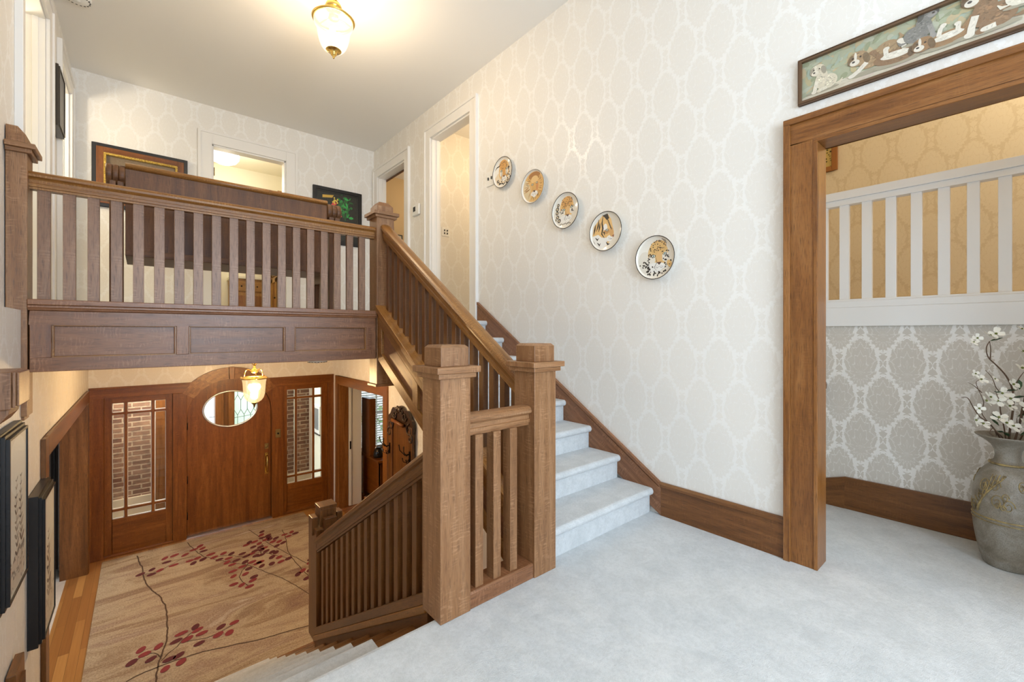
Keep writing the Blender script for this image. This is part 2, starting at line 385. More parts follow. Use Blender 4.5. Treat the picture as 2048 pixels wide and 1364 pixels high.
RUG_BRANCHES= [[(-0.042,7.298),(-0.017,7.044),(0.007,6.901),(0.012,6.695),(0.022,6.544),(0.056,6.347),(0.099,6.166),(0.15,6.025),(0.187,5.795),(0.196,5.637),(0.193,5.428),(0.19,5.277),(0.173,5.106),(0.143,4.939),(0.129,4.878),(0.112,4.804),(0.098,4.681),(0.089,4.53)],[(-0.097,4.724),(-0.003,4.751),(0.111,4.754),(0.253,4.746),(0.417,4.723),(0.628,4.648),(0.802,4.579),(0.987,4.533),(1.277,4.47),(1.382,4.437)],[(0.128,4.825),(0.187,4.902),(0.246,4.945),(0.284,5.021),(0.373,5.1)],[(0.283,4.992),(0.384,4.946),(0.461,4.911),(0.561,4.918),(0.692,4.98)],[(0.13,4.886),(0.092,4.974),(0.052,5.016),(-0.018,4.986),(-0.064,4.954)],[(-0.004,6.699),(0.101,6.652),(0.189,6.694),(0.291,6.763),(0.387,6.827),(0.528,6.8)],[(0.471,7.314),(0.513,7.089),(0.553,6.894),(0.605,6.715),(0.7,6.56),(0.792,6.407),(0.885,6.274),(0.987,6.134),(1.05,5.993),(1.135,5.786),(1.234,5.556),(1.317,5.286),(1.372,5.08),(1.398,4.893),(1.422,4.716)],[(1.007,6.26),(0.987,6.134),(0.915,6.024),(0.867,5.901),(0.871,5.773),(0.915,5.615)],[(0.684,6.647),(0.836,6.556),(0.989,6.387),(1.12,6.391),(1.195,6.366),(1.293,6.185),(1.407,5.974)],[(1.162,6.297),(1.203,6.52),(1.241,6.614)],[(1.176,7.217),(1.224,6.985),(1.269,6.764),(1.296,6.609),(1.359,6.367),(1.437,6.101),(1.504,5.873),(1.564,5.641),(1.578,5.525)],[(1.542,6.905),(1.524,6.66),(1.487,6.404),(1.451,6.188),(1.445,5.961),(1.455,5.734),(1.466,5.57),(1.486,5.405),(1.513,5.318)]]
# ================================================================== THE SHELL
def wall(name, mat, boxes, g='z'):
    mb = MB()
    for b in boxes: mb.box(*b, g=g, off=False)
    return struct(mb.build(name, mat, weld=False))
# right wall with cased opening (y -0.7..0.70) and the two upper doorways
DA = (3.88, 4.73, 3.655); DB = (5.42, 6.31, 3.60)     # y0, y1, top
x0, x1 = XW, XW + .12
wall('wall_right', 'paper', [
    (x0, x1, -2.5, -.72, -.25, ZC), (x0, x1, -.72, .71, 2.29, ZC), (x0, x1, .71, 3.57, -.25, ZC),
    (x0, x1, 3.57, DA[0], ZFC, ZC), (x0, x1, DA[0], DA[1], DA[2], ZC), (x0, x1, DA[1], DB[0], ZFC, ZC),
    (x0, x1, DB[0], DB[1], DB[2], ZC), (x0, x1, DB[1], 6.60, ZFC, ZC)])
# upper left wall with two doorways
LA = (3.93, 4.87, 3.67); LB = (5.58, 6.29, 3.69)
x0, x1 = XL - .14, XL
wall('wall_left', 'paper', [
    (-.71, XLL, -2.5, 3.0, ZU, ZC), (x0, x1, 3.0, LA[0], ZU, ZC), (x0, x1, LA[0], LA[1], LA[2], ZC), (x0, x1, LA[1], LB[0], ZU, ZC),
    (x0, x1, LB[0], LB[1], LB[2], ZC), (x0, x1, LB[1], 6.60, ZU, ZC)])
# upper back wall with bathroom doorway
BD = (.66, 1.49, 3.575)
wall('wall_back', 'paper', [(XL, BD[0], YB, YB + .13, ZU, ZC), (BD[0], BD[1], YB, YB + .13, BD[2], ZC), (BD[1], XW, YB, YB + .13, ZU, ZC)])
# wall behind the viewer with a big landing window
LW = (-.1, 2.3, .75, 3.1)
wall('wall_front', 'paper', [(-.75, LW[0], -2.62, -2.5, -.25, ZC), (LW[1], 5.1, -2.62, -2.5, -.25, ZC),
                             (LW[0], LW[1], -2.62, -2.5, -.25, LW[2]), (LW[0], LW[1], -2.62, -2.5, LW[3], ZC)])
struct(bx('ceiling', 'ceiling', -.75, 5.12, -2.62, 6.60, ZC, ZC + .1, 'x'))
# entry hall walls
OL = (4.27, 7.16, .425)      # left cased opening y0, y1, top
wall('wall_left', 'paper', [(-.71, XLL, -2.5, OL[0], ZF, ZU), (-.71, XLL, OL[0], OL[1], OL[2], ZFC), (-.71, XLL, OL[1], YD + .1, ZF, ZFC)])
OR = (5.47, 7.20, .425)
mb = MB(); mb.box(XRL, 2.80, 3.57, OR[0], ZF, ZFC, off=False)
mb.prism([(1.60, ZF), (3.57, ZF), (3.57, .98), (1.60, -.24)], 'x', XRL, XW - .002, 'z', off=False); struct(mb.build('wall_right', 'paper', weld=False))
wall('wall_right', 'paper', [(XRL, 2.80, OR[0], OR[1], OR[2], ZFC), (XRL, 2.80, OR[1], YD, ZF, ZFC)])
wall('wall_front', 'cream', [(XLL, XRL, 1.50, 1.60, ZF, -.25)])
# front door wall: paper only above the oak heads; sides are filled by the door and sidelights
wall('wall_back', 'paper', [(-.76, XLL + .02, YD, YD + .14, ZF, ZFC), (XLL + .02, .403, YD, YD + .14, .43, ZFC), (1.603, XRL, YD, YD + .14, .43, ZFC), (XRL, 4.7, YD + .12, YD + .26, ZF, -.80), (XRL, 2.93, YD + .12, YD + .26, -.8, ZFC), (3.62, 4.7, YD + .12, YD + .26, -.8, ZFC), (2.93, 3.62, YD + .12, YD + .26, .33, ZFC)])
mb = MB()
for i in range(24):
    xa, xb = .403 + .05 * i, .453 + .05 * i
    zz = [max(.43, .06 + math.sqrt(max(0, .36 - (x - 1.003) ** 2))) for x in (xa, xb)]
    mb.prism([(xa, zz[0]), (xb, zz[1]), (xb, ZFC), (xa, ZFC)], 'y', YD, YD + .14, 'z', off=False)
struct(mb.build('wall_back', 'paper', weld=False))
# floors
mb = MB(); mb.prism([(-2.5, -.25), (1.62, -.25), (1.62, -.06), (1.648, -.055), (1.668, -.04), (1.672, -.02), (1.662, -.004), (1.645, 0), (-2.5, 0)], 'x', XLL - .26, XW)
mb.box(XW, 3.90, -2.5, 1.45, -.25, 0)
mb.box(1.53, XW, 1.60, 1.72, -.25, -.0005)
struct(mb.build('floor', 'carpet', weld=False))
struct(bx('floor', 'planks', -.66, XRL, 1.6, YD + .05, ZF - .1, ZF, 'y', off=False))
struct(bx('floor', 'carpet_beige', -3.0, -.66, 3.6, YD + .05, ZF - .1, ZF, 'y'))
struct(bx('floor', 'planks_red', XRL, 4.7, 4.4, YD + .12, ZF - .1, ZF, 'x', off=False))
mb = MB(); mb.box(-1.7, 5.0, 3.69, 9.2, ZFC, ZU, 'x'); mb.box(XW - .02, 5.0, 3.57, 3.69, ZFC, ZU); mb.box(1.69, XW - .02, 3.60, 3.69, ZFC, ZU)
struct(mb.build('floor', 'carpet', weld=False))
struct(bx('ceiling', 'ceiling', -.76, XRL, 3.69, YD + .1, ZFC - .012, ZFC - .001, 'x'))

# ------------------------------------------------------------------ rooms seen through the openings
# right wing: low wall, upper hall beyond the white balustrade
XV = 3.83
wall('wall_right', 'paper_wing', [(XV, XV + .10, -2.5, 1.45, -.25, 1.30)])
wall('wall_right', 'paper_up', [(5.0, 5.1, -2.5, 1.45, 1.28, ZC)])
wall('wall_back', 'paper_up', [(XW + .12, 5.1, 1.45, 1.55, -.25, ZC)])
struct(bx('floor', 'carpet_beige', XV + .10, 5.0, -2.5, 1.45, 1.2, 1.33, 'y'))
mb = MB(); mb.box(4.972, 5.0, -2.5, 1.45, 1.33, 1.545, 'y'); mb.box(4.965, 5.0, -2.5, 1.45, 1.545, 1.57, 'y')
struct(mb.build('baseboard_right', plain('cream_baseboard', (.72, .60, .40), .5)))
# hall behind upper door nearest the stair
wall('wall_back', 'paper', [(XW + .12, 4.2, 5.15, 5.25, ZU, ZC)])
wall('wall_right', 'paper', [(4.2, 4.3, 3.60, 5.25, ZU, ZC)]); wall('wall_front', 'paper', [(XW + .12, 4.3, 3.50, 3.60, ZU, ZC)])
# tan room behind far upper door
wall('wall_back', 'tan', [(XW + .12, 4.6, 7.3, 7.4, ZU, ZC)]); wall('wall_right', 'tan', [(4.6, 4.7, 5.25, 7.4, ZU, ZC)])
wall('wall_left', 'tan', [(XW - .03, XW + .12, 6.60, 7.4, ZU, ZC)])
struct(bx('ceiling', 'ceiling', XW - .03, 4.7, 6.60, 7.4, ZC, ZC + .1))
# bathroom
wall('wall_back', 'cream', [(.0, 2.2, 8.6, 8.7, ZU, ZC)]); wall('wall_left', 'cream', [(-.1, 0, 6.6, 8.7, ZU, ZC)]); wall('wall_right', 'cream', [(2.2, 2.3, 6.6, 8.7, ZU, ZC)])
struct(bx('ceiling', 'cream', -.1, 2.3, 6.6, 8.7, ZC, ZC + .1))
# rooms behind the upper left doors
wall('wall_left', 'cream', [(-1.7, -1.6, 3.6, 6.6, ZU, ZC)])
wall('wall_back', 'cream', [(-1.7, XL - .14, 6.6, 6.7, ZU, ZC)]); wall('wall_front', 'cream', [(-1.7, XL - .14, 3.5, 3.6, ZU, ZC)])
struct(bx('ceiling', 'cream', -1.7, -.75, 3.5, 6.7, ZC, ZC + .1))
# dark living room to the left of the entry hall
dk = plain('dark_room_wall', (.10, .07, .05), .8)  # shade of the unlit room put into its wall colour
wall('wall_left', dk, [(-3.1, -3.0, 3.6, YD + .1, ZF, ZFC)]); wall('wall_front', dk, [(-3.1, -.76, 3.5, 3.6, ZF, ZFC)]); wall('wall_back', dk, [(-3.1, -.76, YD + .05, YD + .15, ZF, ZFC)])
# office to the right of the entry hall
wall('wall_right', 'cream', [(4.7, 4.8, 4.4, YD + .26, ZF, ZFC)]); wall('wall_front', 'cream', [(2.80, 4.8, 4.3, 4.4, ZF, ZFC)])

# ================================================================== TRIM
def casing_z(mb, fx, y0, y1, zb, zt, w=.12, p=.024, s=-1, hw=None):
    """door casing around an opening in a wall x = fx; s = direction it stands out"""
    hw = hw or w
    a, b = sorted((fx, fx + s * p)); a2, b2 = sorted((fx, fx + s * (p + .012)))
    mb.box(a, b, y0 - w, y0, zb, zt + hw); mb.box(a, b, y1, y1 + w, zb, zt + hw); mb.box(a, b, y0, y1, zt, zt + hw, 'y')
    mb.box(a2, b2, y0 - w - .012, y0 - w + .018, zb, zt + hw - .018); mb.box(a2, b2, y1 + w - .018, y1 + w + .012, zb, zt + hw - .018)
    mb.box(a2, b2, y0 - w - .012, y1 + w + .012, zt + hw - .018, zt + hw + .012, 'y')
def jamb_x(mb, x0, x1, y0, y1, zb, zt, t=.018):
    mb.box(x0, x1, y0 - .001, y0 + t, zb, zt); mb.box(x0, x1, y1 - t, y1 + .001, zb, zt); mb.box(x0, x1, y0, y1, zt - t, zt + .001, 'y')
    m = (x0 + x1) / 2
    for (a, b) in ((y0 + t, y0 + t + .012), (y1 - t - .012, y1 - t)): mb.box(m, m + .035, a, b, zb, zt - t)
# white casings of the upper doors
for n, (yy, s, fx, ox) in enumerate((((3.88, 4.73, 3.655), -1, XW, XW + .12), ((5.42, 6.31, 3.60), -1, XW, XW + .12), (LA, 1, XL, XL - .14), (LB, 1, XL, XL - .14))):
    mb = MB(); casing_z(mb, fx, yy[0], yy[1], ZU, yy[2], .125 if n != 2 else .14, .024, s)
    jamb_x(mb, min(fx, ox), max(fx, ox), yy[0], yy[1], ZU, yy[2])
    struct(mb.build('trim_%d' % (n + 1), 'white', bevel=.003))
mb = MB(); a, b = YB - .024, YB
mb.box(BD[0] - .13, BD[0], a, b, ZU, BD[2] + .14); mb.box(BD[1], BD[1] + .13, a, b, ZU, BD[2] + .14); mb.box(BD[0], BD[1], a, b, BD[2], BD[2] + .14, 'x')
a2 = YB - .036
mb.box(BD[0] - .142, BD[0] - .112, a2, b, ZU, BD[2] + .122); mb.box(BD[1] + .112, BD[1] + .142, a2, b, ZU, BD[2] + .122); mb.box(BD[0] - .142, BD[1] + .142, a2, b, BD[2] + .122, BD[2] + .152, 'x')
mb.box(BD[0] - .001, BD[0] + .02, YB, YB + .13, ZU, BD[2]); mb.box(BD[1] - .02, BD[1] + .001, YB, YB + .13, ZU, BD[2]); mb.box(BD[0], BD[1], YB, YB + .13, BD[2] - .02, BD[2] + .001, 'x')
t5 = struct(mb.build('trim_5', 'white', bevel=.003))
mb = MB()
for z in (3.20, 1.60):
    mb.box(BD[0] + .020, BD[0] + .024, YB + .02, YB + .06, z, z + .10); mb.lathe([(0, 0), (.006, 0), (.006, .10), (0, .10)], (BD[0] + .026, YB + .018, z), 8)
struct(mb.build('door_hinge', 'brass_old', t5))
# white skirting upstairs
mb = MB()
for (a, b) in ((XL, BD[0] - .142), (BD[1] + .142, XW)): mb.box(a, b, YB - .018, YB, ZU, ZU + .15, 'x')
struct(mb.build('baseboard_back', 'white', bevel=.003))
mb = MB(); mb.box(XW - .018, XW, 4.87, 5.28, ZU, ZU + .15, 'y'); struct(mb.build('baseboard_right', 'white', bevel=.003))
# big oak cased opening in the right wall
mb = MB(); zt = 2.275; yj = .71
mb.box(XW - .026, XW, yj, yj + .112, 0, zt, 'z'); mb.box(XW - .026, XW, -.72, yj + .112, zt, zt + .112, 'y'); mb.box(XW - .026, XW, -.83, -.72, 0, zt, 'z')
mb.box(XW - .04, XW, yj + .108, yj + .14, 0, zt + .108, 'z'); mb.box(XW - .04, XW, -.86, yj + .14, zt + .108, zt + .14, 'y')
mb.box(XW - .03, XW + .125, yj - .018, yj + .001, 0, zt - .018, 'z'); mb.box(XW - .03, XW + .125, -.721, yj + .001, zt - .018, zt + .001, 'y'); mb.box(XW - .03, XW + .125, -.721, -.702, 0, zt - .018, 'z')
struct(mb.build('trim_6', 'oak_case', bevel=.003))
# oak baseboard and wall stringer beside the upper flight
mb = MB(); mb.box(XW - .022, XW, .852, 1.60, 0, .195, 'y'); mb.prism([(XW, .195), (XW - .026, .195), (XW - .026, .212), (XW - .012, .225), (XW, .225)], 'y', .852, 1.61)
struct(mb.build('baseboard_right', 'oak_base', bevel=.002))
sl = .644
zw = lambda y: .2125 + sl * (y - 1.62)
mb = MB()
mb.prism([(1.60, 0), (3.74, 1.2), (3.74, zw(3.74) - .03), (1.62, .195), (1.60, .195)], 'x', XW - .022, XW, (0, 1, sl))
mb.prism([(1.605, .195), (3.74, zw(3.74) - .03), (3.74, zw(3.74)), (1.61, .225)], 'x', XW - .028, XW, (0, 1, sl))
struct(mb.build('baseboard_right', 'oak_beam', bevel=.002))
# oak baseboard of the right wing, dropping as a stair stringer at its far end
mb = MB(); mb.prism([(.815, 0), (-2.5, 0), (-2.5, .225), (.815, .225)], 'x', XV - .024, XV, 'y')
mb.prism([(1.45, -.2), (.815, 0), (.815, .225), (1.45, .02)], 'x', XV - .024, XV, (0, 1, -.35))
struct(mb.build('baseboard_right', 'oak_base', bevel=.004))
# ================================================================== STAIRS
RU, TU = .172, .272
def tread_poly(yn, z1, z0, ynext, nose=.03, th=.05):
    yr = yn + nose
    p = [(yr, z0), (yr, z1 - th)]
    for i in range(9):
        a = -PI / 2 - PI * i / 8
        p.append((yn + .024 + .024 * math.cos(a) * 1.0, z1 - th / 2 + (th / 2) * math.sin(a)))
    p += [(ynext, z1), (ynext, z0)]
    return p
st = thing('staircase', 'upper flight of pale carpeted steps rising along the patterned right wall', 'staircase', (2.15, 1.68, 0))
for k in range(1, 8):
    yn = 1.655 + TU * (k - 1)
    MB().prism(tread_poly(yn, RU * k, max(0, RU * (k - 1)), yn + TU + .03), 'x', 1.60, XW - .023).build('step', 'carpet', st)
yn = 1.655 + TU * 7
MB().prism(tread_poly(yn, ZU, RU * 7, yn + .09), 'x', 1.60, XW - .023).build('step', 'carpet', st)
zsb = lambda y: .095 + .617 * (y - 2.027)          # underside of the open stringer
zst = lambda y: 1.437 + .655 * (y - 3.465)         # top of its shoe
MB().prism([(1.70, zsb(1.70) + .03), (3.60, zsb(3.6) + .03), (3.60, zsb(3.6) + .05), (1.70, zsb(1.7) + .05)], 'x', 1.60, XW - .03).build('soffit', 'cream', st)
sx = 1.522
st2 = thing('stair_stringer', 'panelled oak stringer closing the open side of the upper flight', 'stringer', (1.55, 1.762, 0))
ya, yb = 1.762, 3.538
gsl = (0, 1, .64)
def slab(mb, y0, y1, zl, zh, x0, x1, g=gsl):
    mb.prism([(y0, zl(y0)), (y1, zl(y1)), (y1, zh(y1)), (y0, zh(y0))], 'x', x0, x1, g)
mb = MB(); slab(mb, ya, yb, lambda y: zst(y) - .045, zst, sx - .022, 1.685)
slab(mb, ya, yb, lambda y: zst(y) - .07, lambda y: zst(y) - .045, sx - .01, 1.66)
mb.build('shoe_rail', 'oak_rail', st2, .003)
mb = MB(); slab(mb, ya, yb, lambda y: zst(y) - .145, lambda y: zst(y) - .07, sx, 1.59); slab(mb, ya, yb, zsb, lambda y: zsb(y) + .095, sx, 1.59)
for y in (1.762, 2.12, 2.84, 3.458): slab(mb, y, y + .08, lambda y: zsb(y) + .095, lambda y: zst(y) - .145, sx, 1.575, 'z')
mb.build('stringer_frame', 'oak_rail', st2, .003)
for (a, b) in ((1.842, 2.12), (2.20, 2.84), (2.92, 3.458)):
    mb = MB(); slab(mb, a - .005, b + .005, lambda y: zsb(y) + .085, lambda y: zst(y) - .135, 1.542, 1.565); mb.build('panel', 'oak_beam', st2)

# lower flight: oak steps with a pale runner
RL, TL = .16, .262
dn = thing('staircase', 'lower flight of oak steps with a pale carpet runner going down to the entry hall', 'staircase', (.3, 1.66, ZF))
ru = []
for k in range(1, 10):
    yn = 1.663 + TL * k; yp = yn - TL
    # descends towards +y: nosing at yn, tread from the riser under the previous nosing
    def down(z1, z0, yn, yb, th, nose=.03):
        p = [(yn - nose, z0), (yn - nose, z1 - th)]
        for i in range(9):
            a = -PI / 2 + PI * i / 8
            p.append((yn - .022 + .022 * math.cos(a), z1 - th / 2 + th / 2 * math.sin(a)))
        return p + [(yb, z1), (yb, z0)]
    xe = 1.0 if k < 7 else (1.30 if k == 9 else 1.28)
    MB().prism(down(-RL * k, -RL * (k + 1), yn, yp - .03, .035), 'x', XLL, xe).build('step', 'oak_base', dn)
    ru.append((yn, -RL * k))
mb = MB()
for k in range(0, 10):
    yn = 1.663 + TL * k; z = -RL * k
    if k > 0:
        t = .013
        top = [(yn - TL - .028 + t, z), (yn - .022, z)] + [(yn - .022 + .022 * math.sin(PI * i / 8), z - .0175 + .0175 * math.cos(PI * i / 8)) for i in range(1, 9)] + [(yn - .03, z - .035)]
        out = [(a + (t if i > 0 else 0), b + t) for i, (a, b) in enumerate(top)]
        out[-1] = (yn - .03 + t, z - .035 - .002); out[-2] = (out[-2][0], out[-2][1] - .01)
        poly = top + out[::-1]
        mb.prism(poly, 'x', -.22, .80)
    y0 = yn - .03 if k else 1.62
    mb.box(-.22, .80, y0, y0 + .013, z - RL + .012 if k < 9 else ZF + .001, z - (.037 if k else .06))
tag(mb.build('stair_runner', 'carpet', weld=False), 'pale carpet runner laid down the middle of the lower oak steps', 'runner')
# lower stringer (oak, closed) on the right of the lower flight
zbr = lambda y: .03 - .615 * (y - 1.826)
s3 = thing('stair_stringer', 'oak stringer under the balusters of the lower flight', 'stringer', (1.05, 1.762, ZF))
mb = MB(); gl = (0, 1, -.61)
slab(mb, 1.762, 3.46, lambda y: zbr(y) - .115 - .32, lambda y: zbr(y) - .10, .995, 1.075, gl); mb.build('stringer_board', 'oak_base', s3, .002)
mb = MB(); slab(mb, 1.762, 3.46, lambda y: zbr(y) - .10, lambda y: zbr(y) - .055, .982, 1.088, gl); mb.build('moulding', 'oak_rail', s3, .006)

# ================================================================== NEWELS
def newel(name, label, x, y, z0, z1, w=.156, foot=None, hip=.03, base=True, half=None):
    """square oak newel: shaft, two-tier collar, cap block with hipped top"""
    x0 = x if half is None else half
    t = thing(name, label, 'newel post', ((x0 + x + w) / 2, y + w / 2, z0), 'square oak newel posts')
    bx('shaft', 'oak', x0, x + w, y, y + w, z0, z1 - .10, 'z', t, .003)
    mb = MB(); e = .019; mb.box(x0 - (e if half is None else 0), x + w + e, y - e, y + w + e, z1 - .145, z1 - .122, 'x')
    e = .034; mb.box(x0 - (e if half is None else 0), x + w + e, y - e, y + w + e, z1 - .122, z1 - .094, 'x')
    mb.build('collar', 'oak', t, .003)
    e = .006
    mb = MB(); mb.box(x0 + (e if half is None else 0), x + w - e, y + e, y + w - e, z1 - .094, z1 - hip)
    if half is None: mb.box(x + e, x + w - e, y + e, y + w - e, z1 - hip, z1, 'x', taper=min(hip * 1.0, .032))
    else: mb.prism([(x0, z1 - hip), (x + w - e, z1 - hip), (x + w - e - .03, z1), (x0, z1)], 'y', y + e, y + w - e)
    mb.build('cap', 'oak', t, .002)
    if foot:
        mb = MB(); e = .014 if foot > 0 else -.012
        mb.box(x0 - (e if half is None else 0), x + w + e, y - e, y + w + e, z0 - .022, z0, 'x'); mb.build('foot_plate', 'oak', t, .003)
    return t
newel('newel_post', 'large square oak newel post nearest the viewer at the head of the lower stair', .97, 1.606, 0, 1.197, hip=.012)
newel('newel_post', 'square oak newel post standing beside the lowest carpeted step of the upper flight', 1.521, 1.606, 0, 1.195, hip=.012)
newel('newel_post', 'oak newel post at the right end of the balcony with its foot hanging free', 1.516, 3.538, .815, 2.377, foot=1, hip=.04)
newel('newel_post', 'half oak newel post fixed to the left wall at the end of the balcony rail', -.632, 3.538, .79, 2.377, foot=-1, hip=.04, half=-.556)
# foot newel of the lower stair: cross-shaped head
t = thing('newel_post', 'stubby oak newel at the foot of the lower stair with a cross-shaped head', 'newel post', (1.105, 3.555, -1.12), 'square oak newel posts')
bx('shaft', 'oak_base', 1.005, 1.205, 3.455, 3.655, -1.118, -.245, 'z', t, .004)
mb = MB(); mb.box(1.045, 1.165, 3.495, 3.615, -.245, -.115); mb.box(1.04, 1.17, 3.49, 3.62, -.115, -.09, 'y'); mb.build('cap', 'oak_base', t, .003)
for (cx, cy, wx, wy) in ((1.105, 3.452, .09, .045), (1.105, 3.658, .09, .045), (1.012, 3.555, .045, .09), (1.198, 3.555, .045, .09)):
    bx('applied_block', 'oak_base', cx - wx / 2, cx + wx / 2, cy - wy / 2, cy + wy / 2, -.30, -.165, 'z', t, .004)

# ================================================================== RAILINGS
HP = [(-.026, 0), (.026, 0), (.026, .012), (.033, .014), (.033, .03), (.028, .034), (.028, .052), (.034, .058), (.046, .066), (.049, .078), (.045, .089), (.032, .097), (.012, .101),
      (-.012, .101), (-.032, .097), (-.045, .089), (-.049, .078), (-.046, .066), (-.034, .058), (-.028, .052), (-.028, .034), (-.033, .03), (-.033, .014), (-.026, .012)]
def rail_mesh(ax, c, a, b, zf, prof=HP, k=1.0, g=None):
    return MB().prism([(c + p * k, q * k) for p, q in prof], ax, a, b, g or ax, z0=zf)
def sheared_baluster(x, y, zl, zh, wx, wy, s):
    mb = MB()
    mb.mesh([(x - wx / 2, y - wy / 2, zl - s * wy / 2), (x + wx / 2, y - wy / 2, zl - s * wy / 2), (x + wx / 2, y + wy / 2, zl + s * wy / 2), (x - wx / 2, y + wy / 2, zl + s * wy / 2),
             (x - wx / 2, y - wy / 2, zh - s * wy / 2), (x + wx / 2, y - wy / 2, zh - s * wy / 2), (x + wx / 2, y + wy / 2, zh + s * wy / 2), (x - wx / 2, y + wy / 2, zh + s * wy / 2)],
            [(3, 2, 1, 0), (4, 5, 6, 7), (0, 1, 5, 4), (1, 2, 6, 5), (2, 3, 7, 6), (3, 0, 4, 7)], 'z')
    return mb
# balcony balustrade
bal = thing('balustrade', 'oak balustrade across the upper hall balcony', 'balustrade', (.52, 3.615, 1.445))
rail_mesh('x', 3.615, -.476, 1.516, lambda t: 2.056, k=1.0).build('handrail', 'oak_rail', bal)
mb = MB(); mb.box(-.476, 1.516, 3.522, 3.70, 1.405, 1.437, 'x'); mb.prism([(3.70, 1.375), (3.536, 1.375), (3.534, 1.385), (3.527, 1.392), (3.527, 1.405), (3.70, 1.405)], 'x', -.476, 1.516)
mb.build('base_rail', 'oak_beam', bal, .004)
b0 = MB().box(-.421 - .0265, -.421 + .0265, 3.598, 3.626, 1.437, 2.058).build('baluster', 'oak_slat', bal, .0015)
for i in range(1, 19): dup(b0, (.1019 * i, 0, 0), bal)
# panelled fascia below the balcony
fa = thing('balcony_fascia', 'three-panel oak fascia board under the balcony balustrade', 'fascia', (.52, 3.58, 1.03))
mb = MB(); fx0, fx1 = -.470, 1.510
mb.box(fx0, fx1, 3.545, 3.69, 1.298, 1.375, 'x'); mb.box(fx0, fx1, 3.545, 3.69, 1.032, 1.110, 'x')
for (a, b) in ((fx0, -.385), (.172, .238), (.812, .878), (1.428, fx1)): mb.box(a, b, 3.545, 3.69, 1.11, 1.298, 'z')
mb.build('fascia_frame', 'oak_beam', fa, .003)
for (a, b) in ((-.385, .172), (.238, .812), (.878, 1.428)):
    bx('panel', 'oak_beam', a - .004, b + .004, 3.572, 3.60, 1.105, 1.303, 'x', fa)
    mb = MB()
    for q in ((a, a + .010, 1.11, 1.298, 'z'), (b - .010, b, 1.11, 1.298, 'z'), (a, b, 1.288, 1.298, 'x'), (a, b, 1.11, 1.118, 'x')): mb.box(q[0], q[1], 3.552, 3.574, q[2], q[3], q[4])
    mb.build('panel_moulding', 'oak_rail', fa, .003)
# upper stair balustrade
zr = lambda y: 1.058 + .658 * (y - 1.836)
us = thing('balustrade', 'sloping oak balustrade of the upper flight between two newel posts', 'balustrade', (1.597, 2.65, .4))
rail_mesh('y', 1.597, 1.762, 3.538, lambda y: zr(y) - .128, [(a, b * 1.27) for a, b in HP], g=(0, 1, .658)).build('handrail', 'oak_rail', us)
b0 = None
for i in range(17):
    y = 1.835 + .102 * i
    if b0 is None:
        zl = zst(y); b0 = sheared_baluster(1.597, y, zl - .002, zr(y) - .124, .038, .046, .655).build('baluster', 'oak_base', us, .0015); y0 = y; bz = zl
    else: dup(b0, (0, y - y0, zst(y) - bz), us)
# lower stair balustrade; darker baseboard oak puts its shade into the colour
zl_ = lambda y: .693 - .605 * (y - 1.826)
ls = thing('balustrade', 'sloping oak balustrade descending beside the lower flight', 'balustrade', (1.035, 2.6, -.3))
rail_mesh('y', 1.035, 1.762, 3.456, lambda y: zl_(y) - .120, [(a, b * 1.19) for a, b in HP], g=(0, 1, -.605)).build('handrail', 'oak_base', ls)
mb = MB(); slab(mb, 1.762, 3.46, lambda y: zbr(y) - .055, zbr, .985, 1.085, gl); mb.build('base_rail', 'oak_base', ls, .003)
b0 = None
for i in range(16):
    y = 1.83 + .1015 * i
    if b0 is None:
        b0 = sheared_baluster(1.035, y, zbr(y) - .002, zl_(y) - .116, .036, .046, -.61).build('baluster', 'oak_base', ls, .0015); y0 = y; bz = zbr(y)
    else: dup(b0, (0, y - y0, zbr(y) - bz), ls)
# short landing railing between the two front newels
lr = thing('balustrade', 'short level oak railing of three balusters between the two front newel posts', 'balustrade', (1.32, 1.66, 0))
rail_mesh('x', 1.675, 1.126, 1.521, lambda t: .776, k=1.0).build('handrail', 'oak', lr)
mb = MB(); mb.box(1.126, 1.521, 1.612, 1.74, .0, .066, 'x', taper=0); mb.prism([(1.612, .066), (1.74, .066), (1.734, .076), (1.618, .076)], 'x', 1.126, 1.521); mb.build('base_rail', 'oak_beam', lr, .004)
for xc in (1.192, 1.298, 1.402): bx('baluster', 'oak', xc - .0225, xc + .0225, 1.63, 1.685, .075, .779, 'z', lr, .0015)
# landing edge board seen through the short railing
struct(bx('trim_7', 'oak_base', 1.126, 1.521, 1.62, 1.645, -.30, -.001, 'x'))
# ================================================================== FRONT DOOR WALL
Y = YD
cx, cz, rr = 1.003, .060, .5225
def arc(r, a0=0, a1=180, n=28): return [(cx + r * math.cos(math.radians(a0 + (a1 - a0) * i / n)), cz + r * math.sin(math.radians(a0 + (a1 - a0) * i / n))) for i in range(n + 1)]
# door leaf with an oval hole: ring of quads between outline and oval
door = struct(bpy.data.objects.new('door_1', None)); COL.objects.link(door); WL[door] = Vector((cx, Y + .05, ZF)); door.location = WL[door]
door['label'] = 'wide arched oak front door with an oval window'; 
ox, oz, orx, orz = 1.003, .140, .333, .255
def outline(th):
    dx, dz = math.cos(th), math.sin(th); r = rr - .004; zb = ZF + .018
    best = 9
    # ray from the oval centre to the door outline
    for (px, sg) in ((cx - r, -1), (cx + r, 1)):
        if dx * sg > 1e-6:
            t = (px - ox) / dx
            z = oz + t * dz
            if z <= cz: best = min(best, t)
    if dz < -1e-6: best = min(best, (zb - oz) / dz)
    A, Bq, Cq = 1, 2 * (dx * (ox - cx) + dz * (oz - cz)), (ox - cx) ** 2 + (oz - cz) ** 2 - r * r
    D = Bq * Bq - 4 * Cq
    if D > 0:
        t = (-Bq + math.sqrt(D)) / 2
        if oz + t * dz > cz: best = min(best, t)
    return (ox + best * dx, oz + best * dz)
